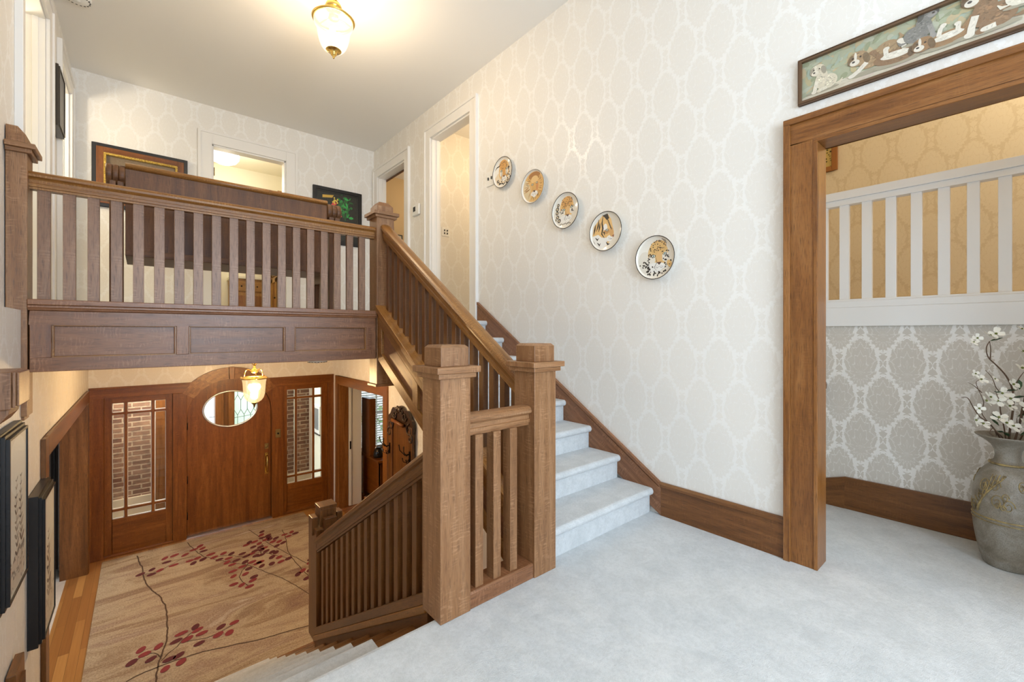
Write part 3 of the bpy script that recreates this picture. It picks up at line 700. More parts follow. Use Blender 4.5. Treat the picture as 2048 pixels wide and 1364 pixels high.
ths = sorted([2 * PI * i / 64 for i in range(64)] + [math.atan2(ZF + .018 - oz, s * (rr - .004)) % (2 * PI) for s in (-1, 1)] + [math.atan2(cz - oz, s * rr) % (2 * PI) for s in (-1, 1)])
inn = [(ox + orx * math.cos(t), oz + orz * math.sin(t)) for t in ths]; outl = [outline(t) for t in ths]; n = len(ths)
y0, y1 = Y + .035, Y + .08
V = [(a, y0, b) for a, b in inn] + [(a, y0, b) for a, b in outl] + [(a, y1, b) for a, b in inn] + [(a, y1, b) for a, b in outl]
F = []
for i in range(n):
    j = (i + 1) % n; F += [(i, j, n + j, n + i), (2 * n + i, 3 * n + i, 3 * n + j, 2 * n + j), (i, 2 * n + i, 2 * n + j, j), (n + i, n + j, 3 * n + j, 3 * n + i)]
MB().mesh(V, F, 'z').build('door_leaf', 'oak_red', door)
mb = MB(); mb.tube([(ox + (orx + .004) * math.cos(2 * PI * i / 48), y0 - .004, oz + (orz + .004) * math.sin(2 * PI * i / 48)) for i in range(48)], .012, 8, closed=True); mb.build('oval_frame', 'steel', door)
mb = MB(); mb.mesh([(ox, y0 + .03, oz)] + [(ox + orx * math.cos(2 * PI * i / 48), y0 + .03, oz + orz * math.sin(2 * PI * i / 48)) for i in range(48)], [(0, 1 + i, 1 + (i + 1) % 48) for i in range(48)]); mb.build('oval_pane', 'glass', door)
mb = MB(); mb.box(1.44, 1.49, Y + .026, Y + .035, -.53, -.45); mb.lathe([(0, 0), (.014, 0), (.014, .016), (0, .016)], (1.465, Y + .012, -.49), 14, ax='y'); mb.build('deadbolt', 'brass_old', door)
mb = MB(); mb.box(1.44, 1.49, Y + .028, Y + .035, -.92, -.59); mb.tube([(1.465, Y + .03, -.63), (1.465, Y - .012, -.645), (1.465, Y - .026, -.70), (1.465, Y - .03, -.77), (1.465, Y - .026, -.83), (1.465, Y - .008, -.875), (1.465, Y + .03, -.89)], [.009, .01, .012, .014, .012, .01, .009], 10)
mb.box(1.452, 1.478, Y - .01, Y + .03, -.622, -.61); mb.build('door_handle', 'brass', door, .002)
mb = MB()
for z in (-.10, -.85, -1.35): mb.lathe([(0, 0), (.009, 0), (.009, .10), (0, .10)], (.484, Y + .028, z), 8)
mb.build('hinge', 'black_metal', door)
mb = MB()
for sgn in (-1, 1): mb.box(*sorted((cx + sgn * (rr - .02), cx + sgn * (rr + .03))), Y + .082, Y + .10, ZF, cz)
for i in range(24):
    b0, b1 = PI * i / 24, PI * (i + 1) / 24
    mb.prism([(cx + r * math.cos(b), cz + r * math.sin(b)) for r, b in ((rr - .02, b0), (rr + .03, b0), (rr + .03, b1), (rr - .02, b1))], 'y', Y + .082, Y + .10, 'z')
struct(mb.build('door_stop', 'oak_red', door))
struct(bx('trim_8', 'steel', .47, 1.535, Y - .03, Y + .10, ZF + .001, ZF + .016, 'x'))

# oak surround: head, pilasters, arch and keystone
mb = MB()
ta = math.degrees(math.acos(.47 / .677))
zh0, zh1 = .425, .556
xa = math.sqrt(.677 ** 2 - (zh1 - cz) ** 2); xb = math.sqrt(.677 ** 2 - (zh0 - cz) ** 2)
mb.box(-.49, cx - .47, Y - .03, Y + .10, zh0, zh1, 'x'); mb.box(cx + .47, XRL, Y - .03, Y + .10, zh0, zh1, 'x')
mb.box(-.495, cx - xa, Y - .042, Y + .02, zh1 - .016, zh1 + .006, 'x'); mb.box(cx + xa, XRL, Y - .042, Y + .02, zh1 - .016, zh1 + .006, 'x')
mb.box(-.49, -.358, Y - .03, Y + .10, ZF, zh0); mb.box(2.36, XRL, Y - .03, Y + .10, ZF, zh0)
mb.box(.325, .478, Y - .03, Y + .10, ZF, zh0); mb.box(1.528, 1.69, Y - .03, Y + .10, ZF, zh0)
# oak infill between arch and head
L = arc(rr, 180, 0, 40)
for sgn in (-1, 1):
    pts = [(cx + sgn * math.cos(math.radians(a)) * rr, cz + math.sin(math.radians(a)) * rr) for a in range(0, 44, 4)]
    edge = cx + sgn * (rr + .01)
    mb.prism(pts + [(cx + sgn * .47, zh0), (edge, zh0), (edge, cz)], 'y', Y - .018, Y + .10, 'z')
for sgn in (-1, 1): mb.box(*sorted((cx + sgn * (rr), cx + sgn * (rr + .03))), Y - .01, Y + .10, cz - .02, cz + .02)
struct(mb.build('trim_9', 'oak_red', bevel=.004))
mb = MB()
def arch_seg(a0, a1, r0, r1, y0, y1, n=14):
    for i in range(n):
        b0, b1 = math.radians(a0 + (a1 - a0) * i / n), math.radians(a0 + (a1 - a0) * (i + 1) / n)
        q = [(cx + r * math.cos(b), cz + r * math.sin(b)) for r, b in ((r0, b0), (r1, b0), (r1, b1), (r0, b1))]
        mb.prism(q, 'y', y0, y1, (-math.sin(b0), 0, math.cos(b0)), off=False)
arch_seg(32, 86.5, rr, .677, Y - .034, Y + .10); arch_seg(93.5, 148, rr, .677, Y - .034, Y + .10)
arch_seg(44, 86.5, .655, .69, Y - .046, Y + .03); arch_seg(93.5, 136, .655, .69, Y - .046, Y + .03)
at = struct(mb.build('trim_10', oak('oak_arch', (.13, .05, .016), (.29, .125, .043), (.41, .20, .078), .05, .34, 2, 14)))
mb = MB(); mb.prism([(cx - .028, cz + rr - .005), (cx + .028, cz + rr - .005), (cx + .034, cz + .695), (cx - .034, cz + .695)], 'y', Y - .058, Y + .05, 'z'); struct(mb.build('keystone', 'oak_case', at, .003))
# doorbell plate on the right pilaster
t = thing('chime_plate', 'small brass doorbell plate on the oak pilaster right of the front door', 'doorbell', (1.61, Y - .03, -.36))
bx('plate', 'brass_old', 1.575, 1.645, Y - .04, Y - .030, -.37, -.24, 'z', t, .004); mb = MB(); mb.lathe([(0, 0), (.016, 0), (.013, -.012), (0, -.014)], (1.61, Y - .04, -.305), 16, ax='y'); mb.build('button', 'black_metal', t)
# sidelights
def sidelight(n, x0, x1, g0, g1, m1, m2, label):
    w = struct(bpy.data.objects.new('window_%d' % n, None), label); COL.objects.link(w); WL[w] = Vector(((x0 + x1) / 2, Y + .05, ZF)); w.location = WL[w]
    z0, z1 = -1.13, .352; ya, yb = Y, Y + .055
    mb = MB(); mb.box(x0, g0, ya, yb, ZF, zh0); mb.box(g1, x1, ya, yb, ZF, zh0); mb.box(g0, g1, ya, yb, z1, zh0, 'x'); mb.box(g0, g1, ya, yb, ZF, z0, 'x')
    struct(mb.build('window_frame', 'oak_red', w, .003))
    mb = MB(); ya, yb = Y + .006, Y + .045
    for m in (m1, m2): mb.box(m - .015, m + .015, ya, yb, z0, z1)
    for z in (.215, -1.02): mb.box(g0, g1, ya + .001, yb - .001, z - .015, z + .015, 'x')
    struct(mb.build('muntins', 'oak_red', w, .003))
    mb = MB(); e = .006; ye = Y + .020
    xs = (g0, m1 - .015, m1 + .015, m2 - .015, m2 + .015, g1); zs = (z0, -1.035, -1.005, .20, .23, z1)
    for i in (0, 2, 4):
        for j in (0, 2, 4):
            a, b, c, d = xs[i], xs[i + 1], zs[j], zs[j + 1]
            mb.box(a, a + e, ye, ye + .03, c, d); mb.box(b - e, b, ye, ye + .03, c, d); mb.box(a, b, ye, ye + .03, c, c + e); mb.box(a, b, ye, ye + .03, d - e, d)
    struct(mb.build('bevelled_edges', 'bevel_glass', w))
    struct(MB().box(g0, g1, Y + .026, Y + .030, z0, z1).build('pane', 'glass', w))
    struct(bx('sill', 'oak_red', x0 - .01, x1 + .01, Y - .03, Y + .01, ZF + .001, ZF + .03, 'x', w, .004))
M['bevel_glass'] = plain('bevelled_glass', (.75, .77, .74), .08, 0, Specular_IOR_Level=.9)
sidelight(1, -.358, .325, -.284, .253, -.152, .118, 'tall oak sidelight window left of the front door')
sidelight(2, 1.69, 2.36, 1.744, 2.266, 1.876, 2.138, 'tall oak sidelight window right of the front door')

# ------------------------------------------------------------------ vestibule beyond the front door
wall('wall_back', 'brick', [(-.9, .50, 8.55, 8.7, -1.18, ZFC), (1.72, 2.36, 8.55, 8.7, -1.28, ZFC), (.37, .50, 8.52, 8.56, ZF, -1.1)])
wall('wall_left', 'brick', [(-.95, -.80, Y + .14, 8.7, ZF, ZFC)])
wall('wall_right', 'cream', [(2.62, 2.75, Y + .26, 9.7, ZF, ZFC)])
wall('wall_back', 'cream', [(-.9, .37, 8.50, 8.70, ZF, -1.18), (1.72, 2.36, 8.42, 8.70, ZF, -1.28), (2.0, 2.75, 9.62, 9.7, ZF, ZFC)])
struct(bx('floor', plain('vestibule_stone', (.55, .52, .45), .6), -.95, 2.75, YD + .05, 9.7, ZF - .1, ZF - .002, 'x'))
struct(bx('ceiling', 'cream', -.95, 2.75, Y + .14, 9.2, ZFC - .02, ZFC - .003, 'x'))
mb = MB(); mb.box(2.36, 2.41, 8.50, 8.72, ZF, ZFC); mb.box(.145, .165, 8.48, 8.55, -1.18, ZFC)
struct(mb.build('trim_11', 'white', bevel=.003))
struct(bx('trim_16', 'oak_case', .165, .33, 8.44, 8.55, ZF, ZFC, 'z', None, .004))
t = thing('notice_board', 'white-framed dark picture on the porch wall seen through the right sidelight', 'picture', (2.60, 9.0, -.70))
mb = MB(); mb.box(2.595, 2.62, 8.72, 9.30, -.70, -.64, 'y'); mb.box(2.595, 2.62, 8.72, 9.30, -.22, -.16, 'y'); mb.box(2.595, 2.62, 8.72, 8.78, -.64, -.22); mb.box(2.595, 2.62, 9.24, 9.30, -.64, -.22); mb.build('frame', 'white', t)
bx('print', plain('slate_print', (.16, .18, .20), .3), 2.605, 2.612, 8.78, 9.24, -.64, -.22, 'y', t); bx('ledge', 'black', 2.585, 2.62, 8.72, 9.30, -.725, -.70, 'y', t)
_g = G('obscure_leaded_glass'); _t = _g.t; _a = _t.nodes.new('ShaderNodeBsdfTranslucent'); _a.inputs[0].default_value = (.66, .72, .65, 1); _b = _t.nodes.new('ShaderNodeBsdfTransparent'); _b.inputs[0].default_value = (.60, .68, .60, 1)
_m = _t.nodes.new('ShaderNodeMixShader'); _m.inputs[0].default_value = .45; _t.links.new(_a.outputs[0], _m.inputs[1]); _t.links.new(_b.outputs[0], _m.inputs[2]); _t.links.new(_m.outputs[0], _g.out.inputs[0]); OBSC = _g.m
# outer entrance: oak posts and leaded light
mb = MB(); mb.box(.50, .84, 8.55, 8.68, ZF, -1.0); mb.box(.915, 1.03, 8.52, 8.70, ZF, ZFC); mb.box(1.03, 1.10, 8.56, 8.66, ZF, ZFC); mb.box(1.10, 1.185, 8.53, 8.68, ZF, ZFC); mb.box(1.185, 1.72, 8.55, 8.66, -.9, -.55, 'x'); mb.box(.50, 1.72, 8.55, 8.66, .75, ZFC, 'x'); mb.box(1.185, 1.72, 8.55, 8.66, ZF, -.9, 'z')
ow = struct(mb.build('window_3', 'oak_case', bevel=.004), 'oak framed leaded window of the outer porch')
mb = MB(); R = .0035; yl = 8.60
hx, hz = .095, .19
for i in range(7):
    for j in range(-5, 8):
        X0 = 1.19 + i * hx; Z0 = -.55 + j * (hz + .06)
        X = X0 + (hx / 2 if j % 2 else 0)
        for (a, b) in (((X, Z0), (X, Z0 + hz - .03)), ((X, Z0 + hz - .03), (X - hx / 2, Z0 + hz + .06)), ((X, Z0 + hz - .03), (X + hx / 2, Z0 + hz + .06))):
            if 1.185 < a[0] < 1.715 and 1.185 < b[0] < 1.715 and -.55 < a[1] < .74 and -.55 < b[1] < .745: mb.tube([(a[0], yl, a[1]), (b[0], yl, b[1])], R, 6)
for z in (-.13,): mb.tube([(.84, yl, z), (.915, yl, z)], R, 6); mb.tube([(1.185, yl, z - .05), (1.715, yl, z + .0)], R, 6)
struct(mb.build('leading', 'black_metal', ow)); 
struct(MB().box(1.185, 1.72, 8.606, 8.61, -.55, .75).build('pane', OBSC, ow))
# ground and shrubs outdoors
struct(bx('ground', plain('brightened_ground', (.60, .61, .57), .9), -6, 14, 9.2, 40, ZF - .4, ZF - .3, 'x'))  # ground colour lightened to carry the daylight glare behind the blind

# ================================================================== OPENINGS LEFT AND RIGHT OF THE ENTRY HALL
mb = MB(); X = XLL
mb.box(X, X + .026, OL[0] - .13, OL[0], ZF, OL[2] + .13); mb.box(X, X + .026, OL[1], OL[1] + .10, ZF, OL[2] + .13); mb.box(X, X + .026, OL[0], OL[1], OL[2], OL[2] + .13, 'y')
mb.box(X - .215, X + .02, OL[1] - .02, OL[1] + .002, ZF, OL[2]); mb.box(X - .215, X + .02, OL[0] - .002, OL[0] + .02, ZF, OL[2]); mb.box(X - .215, X + .02, OL[0] + .02, OL[1] - .02, OL[2] - .018, OL[2] + .001, 'y')
struct(mb.build('trim_12', 'oak_base', bevel=.003))
mb = MB(); X = XRL
mb.box(X - .026, X, OR[0] - .125, OR[0], ZF, OR[2] + .13); mb.box(X - .026, X, OR[1], OR[1] + .12, ZF, OR[2] + .13); mb.box(X - .026, X, OR[0], OR[1], OR[2], OR[2] + .13, 'y')
mb.box(X - .01, X + .14, OR[1] - .022, OR[1] + .002, ZF, OR[2]); mb.box(X - .01, X + .36, OR[0] - .002, OR[0] + .02, ZF, OR[2])
mb.box(X - .01, X + .36, OR[0], OR[1], OR[2] - .018, OR[2] + .001, 'y')
struct(mb.build('trim_13', 'oak_case', bevel=.003))
struct(bx('trim_14', 'white', X + .19, X + .36, OR[1] - .02, OR[1] + .002, ZF, OR[2], 'z', None, .003))
pd = struct(bx('door_2', 'white', X + .145, X + .185, OR[1] - .045, OR[1] + .25, ZF + .01, OR[2] - .02, 'z', None, .003), 'white pocket door mostly slid into the wall')
struct(bx('latch', 'black_metal', X + .153, X + .176, OR[1] - .048, OR[1] - .044, -.66, -.53, 'z', pd))
mb = MB(); mb.box(X - .02, X, 1.6, OR[0] - .125, ZF, ZF + .2, 'y'); struct(mb.build('baseboard_right', 'oak_base', bevel=.003))

# office: desk, telephone, cabinet, window with blind
w4 = struct(bpy.data.objects.new('window_4', None), 'office window behind a white slatted blind'); COL.objects.link(w4); WL[w4] = Vector((3.27, YD + .15, -.8)); w4.location = WL[w4]
mb = MB(); ya, yb = YD + .10, YD + .20
mb.box(2.88, 2.94, ya, yb, -.84, .38); mb.box(3.61, 3.67, ya, yb, -.84, .38); mb.box(2.94, 3.61, ya, yb, .32, .38, 'x'); mb.box(2.94, 3.61, ya, yb, -.84, -.79, 'x'); mb.box(2.94, 3.61, ya + .04, yb, -.24, -.19, 'x'); mb.box(3.265, 3.285, ya + .05, yb, -.79, .32)
struct(mb.build('window_frame', 'white', w4, .003)); struct(MB().box(2.94, 3.61, ya + .07, ya + .074, -.79, .32).build('pane', 'glass', w4))
bl = thing('window_blind', 'white slatted blind hanging in the office window', 'blind', (3.275, YD + .07, -.78))
bx('head_rail', 'white', 2.95, 3.60, YD + .04, YD + .10, .28, .318, 'x', bl)
s0 = MB().mesh([(2.955, YD + .045, .262), (3.595, YD + .045, .262), (3.595, YD + .09, .275), (2.955, YD + .09, .275), (2.955, YD + .045, .2595), (3.595, YD + .045, .2595), (3.595, YD + .09, .2725), (2.955, YD + .09, .2725)], [(0, 1, 2, 3), (7, 6, 5, 4), (0, 4, 5, 1), (1, 5, 6, 2), (2, 6, 7, 3), (3, 7, 4, 0)]).build('slat', 'white', bl)
for i in range(1, 24): dup(s0, (0, 0, -.0435 * i), bl)
mb = MB()
for x in (3.05, 3.50): mb.box(x - .002, x + .002, YD + .064, YD + .068, -.75, .28)
mb.build('cord', 'white', bl)
sh = MB(); 
for i in range(260):
    a = random.uniform(2.2, 4.6); b = random.uniform(9.6, 10.4); z = -1.8 + random.random() ** .7 * 1.35
    d = [random.uniform(-1, 1) for _ in range(3)]; L = .16
    sh.mesh([(a, b, z), (a + d[0] * L, b + d[1] * L, z + .10 + d[2] * .06), (a + d[1] * L, b - d[0] * L, z + .02)], [(0, 1, 2)])
tag(sh.build('shrub', plain('shrub_leaves', (.10, .22, .04), .7)), 'leafy green shrub outside behind the office blind', 'shrub')
dk = thing('desk', 'brown wooden desk below the office window', 'desk', (3.45, 7.1, ZF))
bx('desk_top', 'oak_red', 2.93, 4.1, 6.80, 7.58, -.885, -.845, 'x', dk, .006)
bx('end_panel', 'oak_red', 2.97, 3.0, 6.86, 7.5, -1.5, -.885, 'y', dk, .003); bx('front_panel', 'oak_red', 3.0, 3.95, 6.88, 6.91, -1.45, -.885, 'x', dk)
for (a, b) in ((2.965, 6.86), (2.965, 7.46), (3.98, 6.86), (3.98, 7.46)): bx('leg', 'oak_red', a, a + .05, b, b + .05, ZF, -.885, 'z', dk, .003)
tp = thing('telephone', 'round black telephone standing on the desk', 'telephone', (3.04, 7.05, -.845))
MB().lathe([(0, 0), (.075, 0), (.08, .03), (.072, .10), (.045, .15), (.02, .165), (0, .168)], (3.045, 7.05, -.845), 20).build('body', plain('black_enamel', (.015, .013, .012), .12), tp)
MB().tube([(3.045 + .05 * math.cos(t), 7.05, -.70 + .05 * math.sin(t)) for t in [PI * i / 10 for i in range(11)]], .008, 8).build('handle', 'steel', tp)
ch = thing('desk_cabinet', 'tall dark wooden cabinet standing on the desk in front of the blind', 'cabinet', (2.96, 7.3, -.845))
bx('carcass', 'oak_red', 2.935, 3.05, 7.16, 7.50, -.845, .13, 'z', ch, .01); bx('door', 'oak_red', 2.95, 3.04, 7.15, 7.16, -.82, .10, 'z', ch)
# living room to the left
bk = thing('bookcase', 'dark bookcase in the unlit room left of the entry hall', 'bookcase', (-1.2, 7.3, ZF))
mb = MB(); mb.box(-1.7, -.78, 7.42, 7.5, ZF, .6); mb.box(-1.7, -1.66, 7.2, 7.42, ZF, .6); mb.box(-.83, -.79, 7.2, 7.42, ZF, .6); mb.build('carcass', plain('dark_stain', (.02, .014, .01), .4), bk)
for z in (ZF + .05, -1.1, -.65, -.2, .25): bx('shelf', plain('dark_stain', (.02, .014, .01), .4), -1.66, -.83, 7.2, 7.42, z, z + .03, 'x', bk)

# ================================================================== ENTRY HALL FURNISHING
g = G('rug_pile'); uv = g.uv(); u, v, _ = g.sep(uv)
a = g.noise(g.mp(uv, (.9, 3.2, 1)), 1, 6, .62, .9); f = g.noise(g.mp(uv, (1, 1, 1)), 75, 4, .75); b = g.noise(g.mp(uv, (1.2, 14, 1)), 1, 5, .7, 1.2)
c = g.ramp(a, [(.28, (.20, .115, .095)), (.41, (.30, .21, .135)), (.50, (.44, .345, .235)), (.60, (.31, .215, .155)), (.72, (.60, .52, .41))])
c = g.mix(g.ramp(b, [(.60, 0), (.78, .55)]), c, (.62, .52, .36)); c = g.mix(g.ramp(b, [(.22, .4), (.36, 0)]), c, (.16, .08, .04))
c = g.mix(g.math('MULTIPLY', g.ramp(f, [(.38, 1), (.52, 0)]), .45), c, (.16, .10, .05)); c = g.mix(g.math('MULTIPLY', g.ramp(f, [(.52, 0), (.66, 1)]), .35), c, (.62, .50, .34))
g.set(Base_Color=c, Roughness=.95, Specular_IOR_Level=.1); g.bump(f, .6, .006); M['rug'] = g.m
mb = MB(); zt = ZF + .014
mb.box(-.37, 1.95, 4.10, 7.38, ZF + .001, zt, 'x', 0, True)
for i, br in enumerate(RUG_BRANCHES):
    w = .0065 if i in (0, 1) else .0045
    br = [p for p in br if 4.11 < p[1] < 7.37 and p[0] < 1.94]
    pts = []
    for k in range(len(br) - 1):
        for q in range(4):
            t = q / 4; pts.append((br[k][0] * (1 - t) + br[k + 1][0] * t + random.uniform(-.004, .004), br[k][1] * (1 - t) + br[k + 1][1] * t + random.uniform(-.004, .004)))
    pts.append(br[-1]); nn = len(pts); Ls, Rs = [], []
    for k, (p, q) in enumerate(pts):
        e, h = pts[max(0, k - 1)], pts[min(nn - 1, k + 1)]; dx, dy = h[0] - e[0], h[1] - e[1]; hh = math.hypot(dx, dy) or 1
        Ls.append((p - dy / hh * w, q + dx / hh * w, zt + .0015)); Rs.append((p + dy / hh * w, q - dx / hh * w, zt + .0015))
    mb.mesh(Ls + Rs, [(k, k + 1, nn + k + 1, nn + k) for k in range(nn - 1)], 'x', 1)
for i, (lx, ly) in enumerate(RUG_LEAVES):
    if not (-.35 < lx < 1.93 and ly < 7.36): continue
    an = random.uniform(.2, 1.1); A, Bq = random.uniform(.044, .055), random.uniform(.028, .034)
    P = [(lx + A * math.cos(t) * math.cos(an) - Bq * math.sin(t) * math.sin(an), ly + A * math.cos(t) * math.sin(an) + Bq * math.sin(t) * math.cos(an), zt + .003) for t in [2 * PI * k / 14 for k in range(14)]]
    mb.mesh(P, [tuple(range(14))], 'x', 2 if random.random() < .5 else 3)
rugo = mb.build('rug', ['rug', plain('rug_branch', (.075, .04, .022), .95), plain('rug_leaf_red', (.21, .028, .030), .95), plain('rug_leaf_wine', (.095, .016, .018), .95)], weld=False)
tag(rugo, 'large tan rug with dark winding branches and red leaves on the entry hall floor', 'rug')

# lantern
lx, ly = .95, 5.50
lt = thing('hanging_lantern', 'lit glass bell lantern with brass crown hanging in front of the arched door', 'lantern', (lx, ly, .41))
MB().lathe([(.118, .735), (.112, .70), (.108, .64), (.104, .58), (.092, .535), (.07, .505), (.04, .485), (.012, .478)], (lx, ly, 0), 28, wob=lambda t, h: 1 + .012 * math.cos(14 * t)).build('glass_bell', frosted('etched_glass', (1, .95, .82), (1, .72, .36), 1.1, .72), lt)
mb = MB(); mb.lathe([(.10, .742), (.128, .742), (.134, .752), (.126, .760), (.10, .768), (.098, .760), (.118, .750)], (lx, ly, 0), 32)
for k in range(3):
    th = k * 2 * PI / 3 + .5; c, s = math.cos(th), math.sin(th)
    mb.tube([(lx + r * c, ly + r * s, z) for r, z in ((.105, .76), (.10, .80), (.088, .835), (.062, .848), (.035, .835), (.02, .842))], .0055, 8)
    mb.ball((lx + .135 * c, ly + .135 * s, .757), .010, 8)
mb.lathe([(0, .80), (.022, .806), (.040, .822), (.044, .835), (.024, .848), (.012, .866), (.014, .884), (.006, .892), (0, .892)], (lx, ly, 0), 20)
mb.build('crown', 'brass', lt)
mb = MB()
for k in range(5):
    th = k * 2 * PI / 5; mb.tube([(lx + r * math.cos(th), ly + r * math.sin(th), z) for r, z in ((.005, .888), (.018, .905), (.034, .918))], [.005, .004, .002], 6)
mb.tube([(lx, ly, .89), (lx, ly, ZFC - .03)], .004, 6); mb.lathe([(0, -.03), (.02, -.028), (.05, -.01), (.055, -.001), (0, -.001)], (lx, ly, ZFC - .012), 20); mb.build('hanger', 'brass', lt)
MB().lathe([(.03, .482), (.026, .470), (.014, .462), (.010, .445), (.003, .425), (0, .42)], (lx, ly, 0), 16).build('finial', 'brass_old', lt)
for dx in (-.035, .035): MB().ball((lx + dx, ly - dx * .6, .655), .022, 12, sc=(1, 1, 1.5)).build('bulb', glow('warm_bulb', (1, .82, .55), 40), lt)

# smoke detectors
def detector(x, y, z, r, label):
    t = thing('smoke_detector', label, 'smoke detector', (x, y, z - .05))
    MB().lathe([(0, 0), (r, 0), (r, -.018), (r * .94, -.032), (r * .78, -.040), (0, -.042)], (x, y, z), 32).build('housing', 'plastic', t)
    mb = MB()
    for k in range(18):
        th = 2 * PI * k / 18; mb.box(x + r * .86 * math.cos(th) - .006, x + r * .86 * math.cos(th) + .006, y + r * .86 * math.sin(th) - .006, y + r * .86 * math.sin(th) + .006, z - .039, z - .033)
    mb.build('vents', 'plastic_dark', t)
    MB().lathe([(r * .2, -.042), (r * .18, -.048), (0, -.048)], (x, y, z), 16).build('button', 'plastic', t)
detector(1.19, 4.06, ZFC - .012, .085, 'white round smoke detector just under the balcony fascia')
detector(-.40, 5.06, ZC, .085, 'white round smoke detector on the upper ceiling at the left')

# hall tree on the right entry wall
M['oak_tree'] = oak('oak_hall_tree', (.06, .024, .008), (.14, .060, .02), (.21, .10, .038), .1, .34)
hx = XRL
ht = thing('hall_tree', 'carved oak hall tree with iron coat hooks against the entry wall', 'hall tree', (hx - .08, 4.93, ZF))
ha, hb = 4.60, 5.24
bx('back_board', 'oak_tree', hx - .045, hx - .021, ha + .04, hb - .04, -1.1, .20, 'z', ht)
for (a, b) in ((ha, ha + .10), (hb - .10, hb)): bx('side_stile', 'oak_tree', hx - .055, hx - .02, a, b, ZF, .14, 'z', ht, .004)
bx('inner_moulding', 'oak_dark', hx - .06, hx - .04, hb - .125, hb - .10, -.8, .10, 'z', ht, .004)
mb = MB(); cy = (ha + hb) / 2
mb.prism([(cy + .34 * math.cos(t) * (1 if abs(math.cos(t)) < .9 else .98), .10 + .22 * math.sin(t) + .04 * math.sin(5 * t) ** 2) for t in [PI * i / 30 for i in range(31)]] + [(cy - .30, .02), (cy - .2, .10), (cy, .14), (cy + .2, .10), (cy + .30, .02)], 'x', hx - .05, hx - .02)
def swirl(y, z, r, turns, s, a0):
    pts = []
    for i in range(26):
        t = i / 25; a = a0 + s * turns * 2 * PI * t; q = r * (1 - .8 * t); pts.append((hx - .055, y + q * math.cos(a), z + q * math.sin(a)))
    mb.tube(pts, [.013 - .006 * i / 25 for i in range(26)], 8)
for s in (-1, 1):
    swirl(cy + s * .25, .10, .075, 1.3, s, PI / 2); swirl(cy + s * .28, .00, .055, 1.2, -s, PI / 2); swirl(cy + s * .13, .24, .06, 1.3, -s, 0 if s > 0 else PI); swirl(cy + s * .06, .30, .045, 1.2, s, PI / 2)
mb.ball((hx - .055, cy, .31), .04, 12, sc=(.6, 1, 1)); mb.build('carved_crest', plain('carved_dark_oak', (.035, .017, .008), .3), ht)
MB().tube([(hx - .075, cy + .16, .17), (hx - .085, cy, .155), (hx - .075, cy - .14, .14)], .022, 12).build('rail_bar', 'oak_red', ht); 
def hook(y, z):
    mb = MB(); X = hx - .06
    for s in (-1, 1):
        mb.tube([(X, y, z), (X - .05, y + s * .02, z - .01), (X - .10, y + s * .05, z + .05), (X - .105, y + s * .06, z + .11)], [.006, .006, .005, .006], 8)
        mb.tube([(X, y, z - .05), (X - .03, y + s * .02, z - .10), (X - .06, y + s * .04, z - .09), (X - .068, y + s * .045, z - .05)], [.005, .005, .004, .005], 8); mb.ball((X - .068, y + s * .045, z - .05), .008, 8); mb.ball((X - .105, y + s * .06, z + .11), .008, 8)
    mb.box(X - .006, X + .006, y - .012, y + .012, z - .10, z + .03); mb.build('coat_hook', 'black_metal', ht)
hook(hb - .05, -.17); hook(ha + .05, -.17)
bx('seat', 'oak_base', hx - .38, hx - .03, ha - .02, hb + .02, -1.14, -1.10, 'y', ht, .006)
for y in (ha, hb - .05): bx('arm', 'oak_dark', hx - .36, hx - .05, y, y + .05, -.80, -.76, 'x', ht, .01); bx('front_leg', 'oak_base', hx - .37, hx - .32, y, y + .05, ZF, -.76, 'z', ht, .004)

# pictures on the left stair wall
def framed(name, label, x, ya, yb, za, zb, steps, artf, mat='black', s=1, group=None, cat='picture'):
    """frame hung on wall x facing +x (s=1) or -x; steps = [(inset, depth)] from outside in"""
    t = thing(name, label, cat, (x, (ya + yb) / 2, za), group)
    mb = MB()
    for i, (ins, dep) in enumerate(steps):
        nxt = steps[i + 1][0] if i + 1 < len(steps) else ins + .012
        a, b = sorted((x + s * .001, x + s * dep)); y0, y1, z0, z1 = ya + ins, yb - ins, za + ins, zb - ins; w = nxt - ins + .0005
        mb.box(a, b, y0, y0 + w, z0, z1); mb.box(a, b, y1 - w, y1, z0, z1); mb.box(a, b, y0 + w, y1 - w, z0, z0 + w, 'y'); mb.box(a, b, y0 + w, y1 - w, z1 - w, z1, 'y')
    mb.build('frame', mat, t, .0015)
    ins = steps[-1][0] + .010
    A = V3(0, 1, 0) if s < 0 else V3(0, -1, 0)
    A = V3(0, -s * -1, 0) if False else (V3(0, 1, 0) if s > 0 else V3(0, -1, 0))
    y0 = ya + ins if s > 0 else yb - ins
    artf(t, Vector((x + s * (steps[-1][1] - .006 if steps[-1][1] > .03 or s > 0 else .005), y0, za + ins)), A, (yb - ya) - 2 * ins, (zb - za) - 2 * ins, s)
    return t
